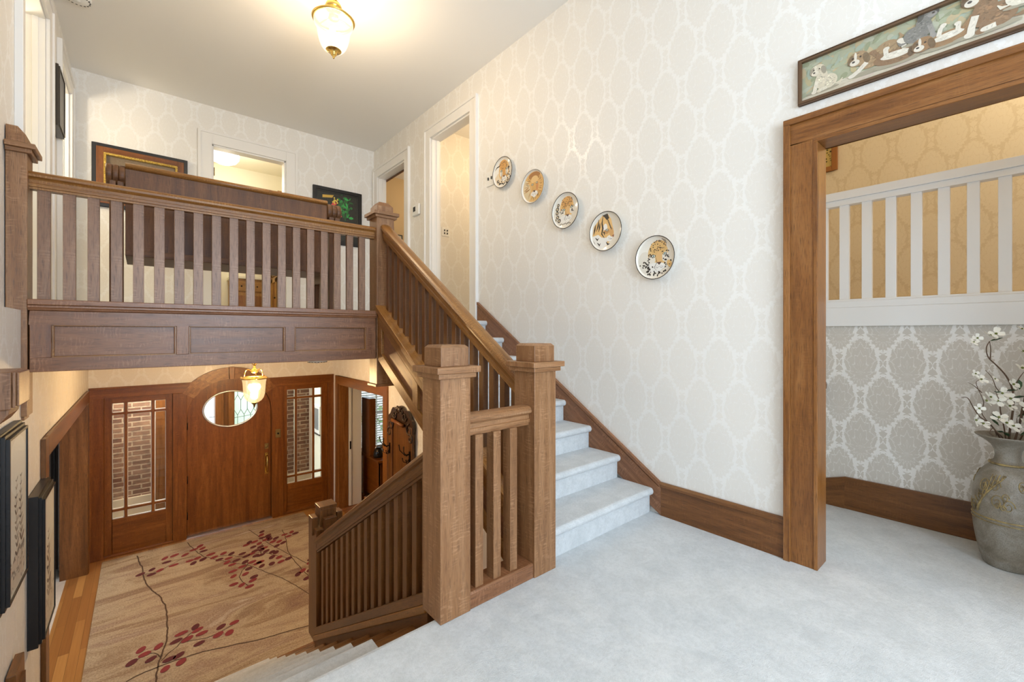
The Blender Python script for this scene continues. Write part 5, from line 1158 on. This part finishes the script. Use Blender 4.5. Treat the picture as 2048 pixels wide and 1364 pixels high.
# ================================================================== PUPPY PRINT OVER THE OAK OPENING
def puppies(t, O, A, w, h, s):
    rd = random.Random(12)
    cl = lambda a, b: (min(max(a, 0), w), min(max(b, 0), h))
    ar = Art(O, A, V3(0, 0, 1), V3(s, 0, 0), 1.0, cl)
    ar.poly([(0, 0), (w, 0), (w, h), (0, h)], (.38, .39, .27)); ar.layer()
    for k in range(240): ar.ell(rd.uniform(0, w), rd.uniform(.25, 1.0) * h, rd.uniform(.012, .035), rd.uniform(.005, .015), rd.uniform(0, 3), rd.choice([(.38, .41, .28), (.46, .39, .22), (.34, .40, .32), (.44, .45, .34), (.50, .40, .24), (.28, .31, .19)]), 10)
    ar.layer(); ar.poly([(0, 0), (w, 0), (w, h * .30), (w * .7, h * .27), (w * .4, h * .30), (w * .22, h * .24), (0, h * .10)], (.62, .56, .44)); ar.layer()
    for k in range(60): ar.ell(rd.uniform(.1 * w, w), rd.uniform(.02, .24) * h, rd.uniform(.02, .06), .005, .05, rd.choice([(.66, .60, .49), (.57, .50, .38), (.60, .50, .42)]), 8)
    def fur(x, y, rx, ry, rot, c, n=46):
        ar.ell(x, y, rx, ry, rot, c, 18); ar.layer()
        for k in range(n):
            a = rd.uniform(0, 2 * PI); q = rd.uniform(.1, .75); px, py = rx * q * math.cos(a), ry * q * math.sin(a)
            f = rd.choice([.62, .78, .9, 1.15, 1.3, 1.45]); ar.ell(x + px * math.cos(rot) - py * math.sin(rot), y + px * math.sin(rot) + py * math.cos(rot), rx * rd.uniform(.10, .22), ry * rd.uniform(.04, .09), rot + rd.uniform(-.6, .6), tuple(min(.9, v * f) for v in c), 6)
    def pup(x, y, k, c, m, pose=0, f=1):
        """x, y paw line; k size; c coat, m markings"""
        L = lambda a, b: (x + f * a * k, y + b * k)
        def leg(pts, w, c2):
            ar.line(pts, w, c2, False); ar.ell(pts[-1][0] - f * .02 * k, pts[-1][1], w * .68, w * .5, 0, c2, 12)
            for q in range(6): a = rd.uniform(0, 1); g_ = rd.choice([.75, .88, 1.1]); ar.ell(pts[0][0] * (1 - a) + pts[-1][0] * a, pts[0][1] * (1 - a) + pts[-1][1] * a, w * .3, w * .1, rd.uniform(.6, 1.8), tuple(min(.9, v * g_) for v in c2), 6)
        dk_ = tuple(v * .5 for v in c)
        ar.ell(*L(.05, .0), .55 * k, .07 * k, 0, (.34, .30, .22)); ar.layer()
        if pose == 0:   # sitting
            ar.line([L(.45, .1), L(.62, .1), L(.70, .22)], .10 * k, c); fur(*L(.26, .28), .28 * k, .27 * k, 0, c); fur(*L(.02, .45), .20 * k, .34 * k, -.25 * f, c); leg([L(-.12, .42), L(-.18, .18), L(-.2, .02)], .13 * k, m); leg([L(.03, .36), L(.02, .15), L(-.02, .02)], .13 * k, c); leg([L(.2, .06), L(.05, .04)], .11 * k, m); hx_, hy_ = -.10, .84
        elif pose == 1: # crouching / playing, head low
            ar.line([L(.62, .55), L(.74, .68), L(.68, .80)], .10 * k, c); fur(*L(.42, .42), .30 * k, .28 * k, .4 * f, c); fur(*L(.08, .34), .32 * k, .23 * k, .35 * f, c); leg([L(-.05, .3), L(-.25, .12), L(-.4, .03)], .12 * k, m); leg([L(.5, .3), L(.55, .12), L(.46, .02)], .14 * k, c); hx_, hy_ = -.26, .50
        else:           # on its back
            fur(*L(.10, .20), .50 * k, .20 * k, .06 * f, c); fur(*L(.10, .25), .34 * k, .10 * k, .06 * f, m, 24); ar.layer(); leg([L(-.1, .32), L(-.06, .52), L(.02, .6)], .11 * k, m); leg([L(.42, .28), L(.55, .48), L(.62, .55)], .12 * k, c); leg([L(.3, .3), L(.32, .5)], .11 * k, m); hx_, hy_ = -.45, .26
        ar.layer(); fur(*L(hx_, hy_), .25 * k, .22 * k, 0, c, 22); ar.layer()
        ar.ell(*L(hx_ + .20, hy_ - .05), .08 * k, .17 * k, .25 * f, dk_); ar.ell(*L(hx_ - .18, hy_ + .02), .06 * k, .14 * k, -.35 * f, dk_); ar.ell(*L(hx_ - .06, hy_ + .08), .035 * k, .13 * k, 0, m); ar.layer()
        ar.ell(*L(hx_ - .08, hy_ - .09), .12 * k, .09 * k, 0, m); ar.layer(); ar.ell(*L(hx_ - .11, hy_ - .06), .04 * k, .03 * k, 0, (.04, .03, .03)); ar.ell(*L(hx_ - .12, hy_ + .05), .028 * k, .028 * k, 0, (.04, .025, .02)); ar.ell(*L(hx_ + .06, hy_ + .04), .028 * k, .028 * k, 0, (.04, .025, .02))
    CR = (.66, .58, .44); BR = (.24, .135, .07); TN = (.36, .235, .125); GR = (.20, .19, .175); WH = (.72, .66, .56)
    pup(.085, .030, .135, CR, (.74, .67, .54), 0, 1)
    pup(.285, .040, .165, TN, WH, 1, 1)
    pup(.40, .035, .165, BR, WH, 2, -1)
    pup(.485, .095, .135, GR, (.30, .28, .26), 0, -1)
    pup(.545, .035, .150, (.30, .17, .08), WH, 2, 1)
    pup(.665, .035, .185, BR, WH, 0, 1)
    pup(.80, .090, .135, (.70, .64, .52), WH, 0, -1)
    pup(.885, .095, .140, (.17, .17, .16), (.3, .28, .26), 1, 1)
    pup(.925, .035, .180, (.40, .26, .14), WH, 2, 1)
    pup(1.09, .04, .17, BR, WH, 0, 1)
    ar.build('print', 'print', t)
framed('framed_picture', 'long narrow framed print of playing puppies above the oak opening', XW, -.47, .785, 2.478, 2.722, [(0, .022), (.006, .026)], puppies, plain('walnut_frame', (.12, .062, .028), .4), s=-1)
# ================================================================== RIGHT WING
bal = thing('balustrade', 'white painted balustrade of flat slats above the patterned wing wall', 'balustrade', (XV + .04, -.4, 1.30))
mb = MB(); mb.box(XV - .03, XV + .10, -2.45, 1.44, 1.298, 1.43, 'y'); mb.box(XV - .022, XV + .09, -2.45, 1.44, 1.43, 1.475, 'y'); mb.box(XV - .005, XV + .07, -2.45, 1.44, 1.475, 1.49, 'y'); mb.build('base_board', 'white_cool', bal, .003)
mb = MB(); mb.box(XV - .02, XV + .08, -2.45, 1.44, 2.205, 2.262, 'y'); mb.box(XV - .005, XV + .065, -2.45, 1.44, 2.165, 2.205, 'y'); mb.build('handrail', 'white_cool', bal, .003)
b0 = MB().box(XV + .010, XV + .05, .797, .852, 1.485, 2.17).build('slat', 'white_cool', bal, .002)
for i in list(range(1, 26)) + [-1, -2, -3, -4]: dup(b0, (0, -.1275 * i, 0), bal)
t = thing('framed_picture', 'orange wooden frame just visible inside the oak opening above the white balustrade', 'picture', (5.0, 1.28, 2.80))
mb = MB(); a, b, c, d = 1.12, 1.44, 2.79, 3.22; w = .045
mb.box(4.975, 5.0, a, a + w, c, d); mb.box(4.975, 5.0, b - w, b, c, d); mb.box(4.975, 5.0, a + w, b - w, c, c + w, 'y'); mb.box(4.975, 5.0, a + w, b - w, d - w, d, 'y'); mb.build('frame', 'orange_oak', t, .004)
g = G('batik'); vv = g.t.nodes.new('ShaderNodeTexVoronoi'); g.put(vv.inputs['Vector'], g.obj()); vv.inputs['Scale'].default_value = 45; g.set(Base_Color=g.ramp(vv.outputs['Distance'], [(.25, (.03, .025, .01)), (.45, (.55, .42, .14))]), Roughness=.5)
bx('print', g.m, 4.985, 4.99, a + w, b - w, c + w, d - w, 'y', t)
t = thing('handrail_end', 'dark end of a stair handrail peeping out beside the oak casing', 'handrail', (XV - .05, 1.0, .80))
MB().prism([(XV - .075, .0), (XV - .03, .0), (XV - .025, .03), (XV - .04, .05), (XV - .068, .05), (XV - .08, .03)], 'y', .918, 1.40, z0=lambda y: .845 - .75 * (y - .918)).build('rail', 'oak_dark', t, .003)
mb = MB(); mb.tube([(XV - .05, 1.0, .79), (XV - .05, 1.0, .74), (XV - .001, 1.0, .72)], .008, 8); mb.build('bracket', 'black_metal', t)

# ------------------------------------------------------------------ vase
vx, vy = 3.535, .045
g = G('stoneware'); o_ = g.obj(); zz = g.sep(o_)[2]
n1 = g.noise(o_, 9, 5, .65, .8); n2 = g.noise(o_, 260, 2, .6)
c = g.ramp(n1, [(.3, (.17, .14, .10)), (.5, (.265, .232, .185)), (.7, (.36, .335, .295))])
c = g.mix(g.math('MULTIPLY', g.ramp(n2, [(.38, 1), (.55, 0)]), .45), c, (.10, .085, .065))
g.set(Base_Color=c, Roughness=.42); g.bump(n2, .3, .003); M['stoneware'] = g.m
g = G('gilded_relief'); n1 = g.noise(g.obj(), 30, 3, .6); g.set(Base_Color=g.ramp(n1, [(.35, (.16, .115, .055)), (.6, (.42, .31, .13))]), Roughness=.4, Metallic=.25); M['relief'] = g.m
t = thing('floor_vase', 'tall grey-brown stoneware floor vase with raised leaf scrolls on the pale carpet', 'vase', (vx, vy, 0))
prof = [(0, .001), (.088, .001), (.094, .008), (.098, .03)]
for i in range(25):
    z = .045 + i * .0085; r = .101 + .031 * math.sin(min(1, (z - .03) / .25) * PI / 2); prof += [(r, z), (r + .0022, z + .004)]
prof += [(.131, .262), (.1325, .30), (.1325, .36), (.129, .41), (.120, .455), (.104, .495), (.084, .524), (.066, .543), (.064, .553), (.057, .560), (.051, .572), (.048, .595), (.051, .62), (.062, .645), (.085, .668), (.112, .686), (.122, .694), (.124, .699), (.119, .700), (.100, .688), (.075, .668), (.055, .648), (.044, .62), (.042, .58), (.0, .575)]
MB().lathe(prof, (vx, vy, 0), 56).build('vase_body', 'stoneware', t)
def vr(z):
    for (r0, z0), (r1, z1) in zip(prof, prof[1:]):
        if z0 <= z <= z1 and z1 > z0: return r0 + (r1 - r0) * (z - z0) / (z1 - z0)
    return .12
mb = MB(); A0 = math.atan2(-vy, -vx)
def on(th, z, lift=.002): r = vr(z) + lift; return (vx + r * math.cos(A0 + th), vy + r * math.sin(A0 + th), z)
mb.tube([on(2 * PI * i / 48, .266) for i in range(48)], .004, 6, closed=True); mb.tube([on(2 * PI * i / 48, .248) for i in range(48)], .003, 6, closed=True); mb.tube([on(2 * PI * i / 48, .550, .003) for i in range(48)], .006, 6, closed=True)
rd = random.Random(2)
for q in range(4):
    b = q * PI / 2 - .95
    stem = [on(b + .9 * (k / 12), .29 + .21 * (k / 12) ** .7) for k in range(13)]; mb.tube(stem, [.0055 - .003 * k / 12 for k in range(13)], 6)
    for k in (2, 4, 6, 8, 10):
        a, z = b + .9 * (k / 12), .29 + .21 * (k / 12) ** .7
        for sg in (-1, 1): mb.tube([on(a + sg * .05 * j - .02 * j, min(.50, max(.275, z + sg * (.012 * j) + .004 * j * j))) for j in range(5)], [.0035, .003, .003, .0025, .0015], 5)
    for k in range(10):
        ca, czz, R_ = b + rd.uniform(.1, 1.4), rd.uniform(.30, .46), rd.uniform(.08, .24)
        mb.tube([on(ca + R_ * (1 - .045 * j) * math.cos(j * .55), min(.51, max(.275, czz + R_ * .13 * (1 - .045 * j) * math.sin(j * .55) * 1.6))) for j in range(17)], .0022, 5)
mb.build('leaf_relief', 'relief', t)

# ------------------------------------------------------------------ dogwood branches
M['twig'] = plain('brown_twig', (.10, .055, .030), .8); M['petal'] = plain('white_petal', (.78, .75, .66), .6); M['leafg'] = plain('dark_leaf', (.035, .075, .028), .5); M['stamen'] = plain('green_centre', (.14, .16, .03), .7)
rt, fw = V3(math.cos(math.radians(40.48)), -math.sin(math.radians(40.48)), 0), V3(math.sin(math.radians(40.48)), math.cos(math.radians(40.48)), 0)
def catmull(P, n=5):
    P = [Vector(p) for p in P]; out = []
    for i in range(len(P) - 1):
        p0, p1, p2, p3 = P[max(0, i - 1)], P[i], P[i + 1], P[min(len(P) - 1, i + 2)]
        for k in range(n):
            u = k / n; out.append(.5 * ((2 * p1) + (p2 - p0) * u + (2 * p0 - 5 * p1 + 4 * p2 - p3) * u * u + (3 * p1 - p0 - 3 * p2 + p3) * u ** 3))
    return out + [P[-1]]
def flower(c, nrm, r, rd, t):
    c = Vector(c); n = Vector(nrm).normalized(); u = n.orthogonal().normalized(); w = n.cross(u); a0 = rd.uniform(0, PI)
    mb = MB()
    for k in range(4):
        a = a0 + k * PI / 2 + rd.uniform(-.12, .12); d = u * math.cos(a) + w * math.sin(a); e = n.cross(d); L = r * rd.uniform(.88, 1.1)
        pts = [c + d * .002, c + d * L * .35 + e * L * .30 + n * L * .08, c + d * L * .78 + e * L * .36 + n * L * .22, c + d * L * 1.0 + e * L * .14 + n * L * .22, c + d * L * .95 + n * L * .17, c + d * L * 1.0 - e * L * .14 + n * L * .22, c + d * L * .78 - e * L * .36 + n * L * .22, c + d * L * .35 - e * L * .30 + n * L * .08]
        mid = c + d * L * .55 + n * L * .03
        mb.mesh(pts + [mid], [(8, i, (i + 1) % 8) for i in range(8)], 'z', 0, True)
    mb.ball(c + n * .004, r * .17, 8, 1); return mb.build('flower', ['petal', 'stamen'], t)
def leaf(c, d, L, t):
    c, d = Vector(c), Vector(d).normalized(); e = d.cross(V3(0, 0, 1)); e = e.normalized() if e.length > .1 else V3(1, 0, 0); n = e.cross(d)
    P = [c, c + d * L * .3 + e * L * .18 + n * .004, c + d * L * .65 + e * L * .16 + n * .006, c + d * L, c + d * L * .65 - e * L * .16 + n * .006, c + d * L * .3 - e * L * .18 + n * .004, c + d * L * .5 - n * .004]
    return MB().mesh(P, [(6, i, (i + 1) % 6) for i in range(6)], 'z', 0, True).build('leaf', 'leafg', t)
mouth = Vector((vx, vy, .60))
def B(a, z, f=0.0): return mouth + rt * a + fw * f + V3(0, 0, z - .60)
def branch(label, pts, r, side, fl, lv, seed):
    """pts/side: polylines (a, z, f) in a plane through the vase; fl: flowers (a, z, f, r); lv: leaves"""
    rd = random.Random(seed); t = thing('dogwood_branch', label, 'branch', B(*pts[0]), 'dogwood branches in the floor vase')
    mb = MB(); P = catmull([B(*p) for p in pts]); n = len(P); mb.tube(P, [r * (1 - .65 * i / (n - 1)) for i in range(n)], 7)
    for sd in side: Q = catmull([B(*p) for p in sd]); m = len(Q); mb.tube(Q, [r * .55 * (1 - .6 * i / (m - 1)) for i in range(m)], 6)
    mb.build('twig', 'twig', t)
    for (a, z, f, fr) in fl: flower(B(a, z, f), (-fw * rd.uniform(.4, 1) + rt * rd.uniform(-.5, .5) + V3(0, 0, rd.uniform(.1, .9))), fr, rd, t)
    for (a, z, f, da, dz) in lv: leaf(B(a, z, f), rt * da + V3(0, 0, dz) - fw * .3, .06, t)
branch('tallest dogwood branch, arching left to a blossom cluster just under the white balustrade', [(0, .60), (.01, .72), (.018, .86, -.01), (.012, .95, -.01), (-.01, 1.02, 0), (-.06, 1.075), (-.105, 1.12), (-.115, 1.17), (-.098, 1.205)], .0055,
       [[(-.095, 1.11), (-.092, 1.16), (-.098, 1.205)], [(.016, .93, -.01), (.05, .99), (.085, 1.04)]], [(-.098, 1.235, 0, .034), (-.065, 1.245, 0, .036), (-.155, 1.222, .01, .028), (-.185, 1.20, 0, .022), (.015, .975, -.01, .033), (.075, 1.06, 0, .036)], [(-.098, 1.205, 0, .8, .3), (.02, .90, 0, .8, .2), (.06, 1.0, 0, -.3, -.8)], 1)
branch('dogwood branch reaching far left with a bare hooked tip', [(-.01, .61), (-.05, .70), (-.10, .765), (-.15, .80), (-.185, .85), (-.215, .90), (-.25, .905)], .0042,
       [[(-.10, .765), (-.14, .82), (-.13, .88), (-.16, .95), (-.17, .985), (-.15, 1.0)], [(-.14, .93), (-.18, .965), (-.215, .985)]], [(-.185, .785, -.01, .033), (-.145, .765, -.01, .034), (-.12, .885, 0, .036), (-.095, .905, 0, .032), (-.145, 1.0, 0, .030), (-.165, 1.03, .01, .024)], [(-.10, .80, 0, .6, -.8), (-.09, .82, 0, .5, -.7)], 2)
branch('low dogwood branch spilling over the left rim of the vase', [(-.01, .61), (-.05, .69, -.02), (-.09, .72, -.03), (-.115, .745, -.03), (-.13, .72, -.03), (-.11, .705, -.03)], .0035, [[(-.06, .70), (-.11, .76, -.02), (-.165, .775, -.02)]], [(-.055, .775, -.04, .036), (-.02, .76, -.04, .036), (-.07, .80, -.02, .034), (-.155, .845, 0, .028)], [(-.03, .70, -.03, -.7, .4), (-.05, .72, -.02, -.8, .2)], 3)
branch('thin dogwood branch with a bare crooked tip left of the tallest branch', [(0, .61), (-.02, .74), (-.03, .84, .01), (-.03, .92, .01), (-.065, .96), (-.085, 1.01), (-.12, 1.05)], .0035, [[(-.03, .86), (-.06, .92), (-.068, .95)]], [(-.03, .925, 0, .034), (-.055, .885, 0, .034), (-.01, .90, -.02, .036), (-.015, .86, -.02, .034), (-.05, 1.0, .02, .022)], [(-.02, .94, 0, .8, .1), (-.04, .93, 0, -.8, .1)], 4)
branch('dogwood branch crowded with blossom at the centre right of the vase', [(.01, .61), (.03, .73, -.02), (.05, .83, -.02), (.07, .93, -.02), (.08, 1.0, -.01), (.10, 1.06)], .005, [[(.05, .83, -.02), (.09, .88, -.03), (.12, .93, -.03)], [(.03, .74, -.02), (.0, .80, -.04)]], [(.085, .905, -.03, .040), (.055, .855, -.04, .034), (.10, .80, -.04, .038), (.03, .775, -.05, .036), (.10, 1.01, -.02, .038), (.03, .70, -.06, .024)], [(.05, .80, 0, .8, .4), (.09, .95, 0, .8, .1), (.04, .70, -.02, .6, .6)], 5)
branch('tall dogwood branch at the right edge topped by open white flowers', [(.02, .61), (.06, .75), (.10, .90), (.12, 1.05), (.105, 1.15), (.11, 1.22)], .005, [[(.12, 1.05), (.10, 1.12), (.14, 1.18)], [(.10, .9), (.16, .98), (.20, 1.05)]], [(.105, 1.235, 0, .040), (.14, 1.245, 0, .038), (.085, 1.27, .01, .026), (.075, 1.15, 0, .036), (.15, 1.16, 0, .034), (.20, 1.07, 0, .036), (.14, .86, -.02, .038)], [(.12, 1.13, 0, .7, -.4), (.13, 1.20, 0, .6, .5)], 6)
branch('short dogwood branch on the far right side of the vase', [(.03, .61), (.09, .72), (.15, .80), (.20, .86), (.25, .90)], .004, [[(.15, .80), (.17, .88), (.21, .94)]], [(.20, .88, 0, .036), (.25, .91, 0, .034), (.16, .80, -.03, .036), (.21, .96, 0, .034), (.11, .74, -.04, .030)], [(.10, .72, 0, .8, .3), (.16, .82, 0, .7, -.3)], 7)
# ================================================================== LANDING WINDOW (behind the viewer), LIGHTS, CAMERA
w5 = struct(bpy.data.objects.new('window_5', None), 'large landing window behind the viewer'); COL.objects.link(w5); WL[w5] = Vector((1.1, -2.55, LW[2])); w5.location = WL[w5]
mb = MB(); a, b, c, d = LW; ya, yb = -2.60, -2.49
mb.box(a - .08, a + .04, ya, yb, c - .08, d + .08); mb.box(b - .04, b + .08, ya, yb, c - .08, d + .08); mb.box(a, b, ya, yb, c - .08, c + .04, 'x'); mb.box(a, b, ya, yb, d - .04, d + .08, 'x'); mb.box((a + b) / 2 - .03, (a + b) / 2 + .03, ya, yb, c, d)
struct(mb.build('window_frame', 'oak_case', w5)); struct(MB().box(a + .04, b - .04, -2.56, -2.556, c + .04, d - .04).build('pane', 'glass', w5))

def area(name, loc, rot, sx, sy, e, col):
    L = bpy.data.lights.new(name, 'AREA'); L.shape = 'RECTANGLE'; L.size = sx; L.size_y = sy; L.energy = e; L.color = col
    o = bpy.data.objects.new(name, L); o.location = loc; o.rotation_euler = [math.radians(r) for r in rot]; COL.objects.link(o); return o
def point(name, loc, e, col, r=.05):
    L = bpy.data.lights.new(name, 'POINT'); L.energy = e; L.color = col; L.shadow_soft_size = r
    o = bpy.data.objects.new(name, L); o.location = loc; COL.objects.link(o); return o
DAY = (.69, .84, 1.0); WARM = (1, .72, .42)
area('landing_daylight', (1.1, -2.66, 1.93), (90, 0, 0), 2.3, 2.2, E_WIN, DAY)
point('hall_lamp_light', (1.19, 3.63, 3.60), E_HALL, (1, .80, .57), .09)
point('lantern_light', (.95, 5.50, .64), E_LANT, (1, .68, .36), .05)
point('bathroom_light', (.93, 7.6, 3.55), 20, (1, .90, .72), .12)
point('near_doorway_light', (3.6, 4.2, 3.7), 9, (1, .76, .46), .1)
point('tan_room_light', (3.9, 6.3, 3.7), 8, (1, .80, .52), .1)
point('wing_fill_light', (4.4, -.5, 3.6), 20, (1, .82, .56), .1)  # unseen warm light added for the upper wing
point('left_room_fill_light', (-1.15, 5.2, 3.3), 26, (1, .88, .70), .1)  # unseen light added to lift the left side of the upper hall
area('office_daylight', (3.3, YD + 1.5, 1.7), (-42, 0, 0), 1.2, 1.0, 120, (.95, .98, 1))
area('porch_daylight', (1.45, 10.0, 1.25), (-48, 0, 0), 1.6, 1.0, 40, (.93, 1, .95))
point('porch_fill_light', (.1, 8.1, .9), 34, (1, .93, .80), .12)  # no fixture here; added to brighten the vestibule brick
point('porch_fill_light', (2.5, 8.9, .8), 12, (1, .95, .85), .12)  # second added light, for the pale porch wall
point('living_room_light', (-2.0, 5.0, .7), 5, (1, .85, .65), .12)
area('living_room_daylight', (-2.9, 5.4, -.2), (0, 90, 0), 1.6, 1.4, 14, DAY).rotation_euler = (0, math.radians(-90), 0)

W = bpy.data.worlds.new('sky'); SC.world = W; W.use_nodes = True
bg = W.node_tree.nodes['Background']; bg.inputs[0].default_value = (.80, .92, 1.0, 1); bg.inputs[1].default_value = 1.6

cam = bpy.data.cameras.new('camera'); cam.sensor_fit = 'HORIZONTAL'; cam.sensor_width = 36; cam.lens = 868.5 / 2048 * 36; cam.shift_y = -16.2 / 2048; cam.clip_start = .02
co = bpy.data.objects.new('camera', cam); co.location = (0, 0, 1.25); co.rotation_euler = (PI / 2, 0, math.radians(-40.48)); COL.objects.link(co); SC.camera = co

SC.view_settings.view_transform = 'Standard'; SC.view_settings.look = 'None'; SC.view_settings.gamma = 1; SC.view_settings.use_curve_mapping = False; SC.view_settings.exposure = EXPO
cy = SC.cycles; cy.use_denoising = True; cy.max_bounces = 9; cy.diffuse_bounces = 6; cy.glossy_bounces = 3; cy.transparent_max_bounces = 12; cy.caustics_reflective = False; cy.caustics_refractive = False; cy.sample_clamp_indirect = 6
try: cy.denoiser = 'OPENIMAGEDENOISE'
except Exception: pass
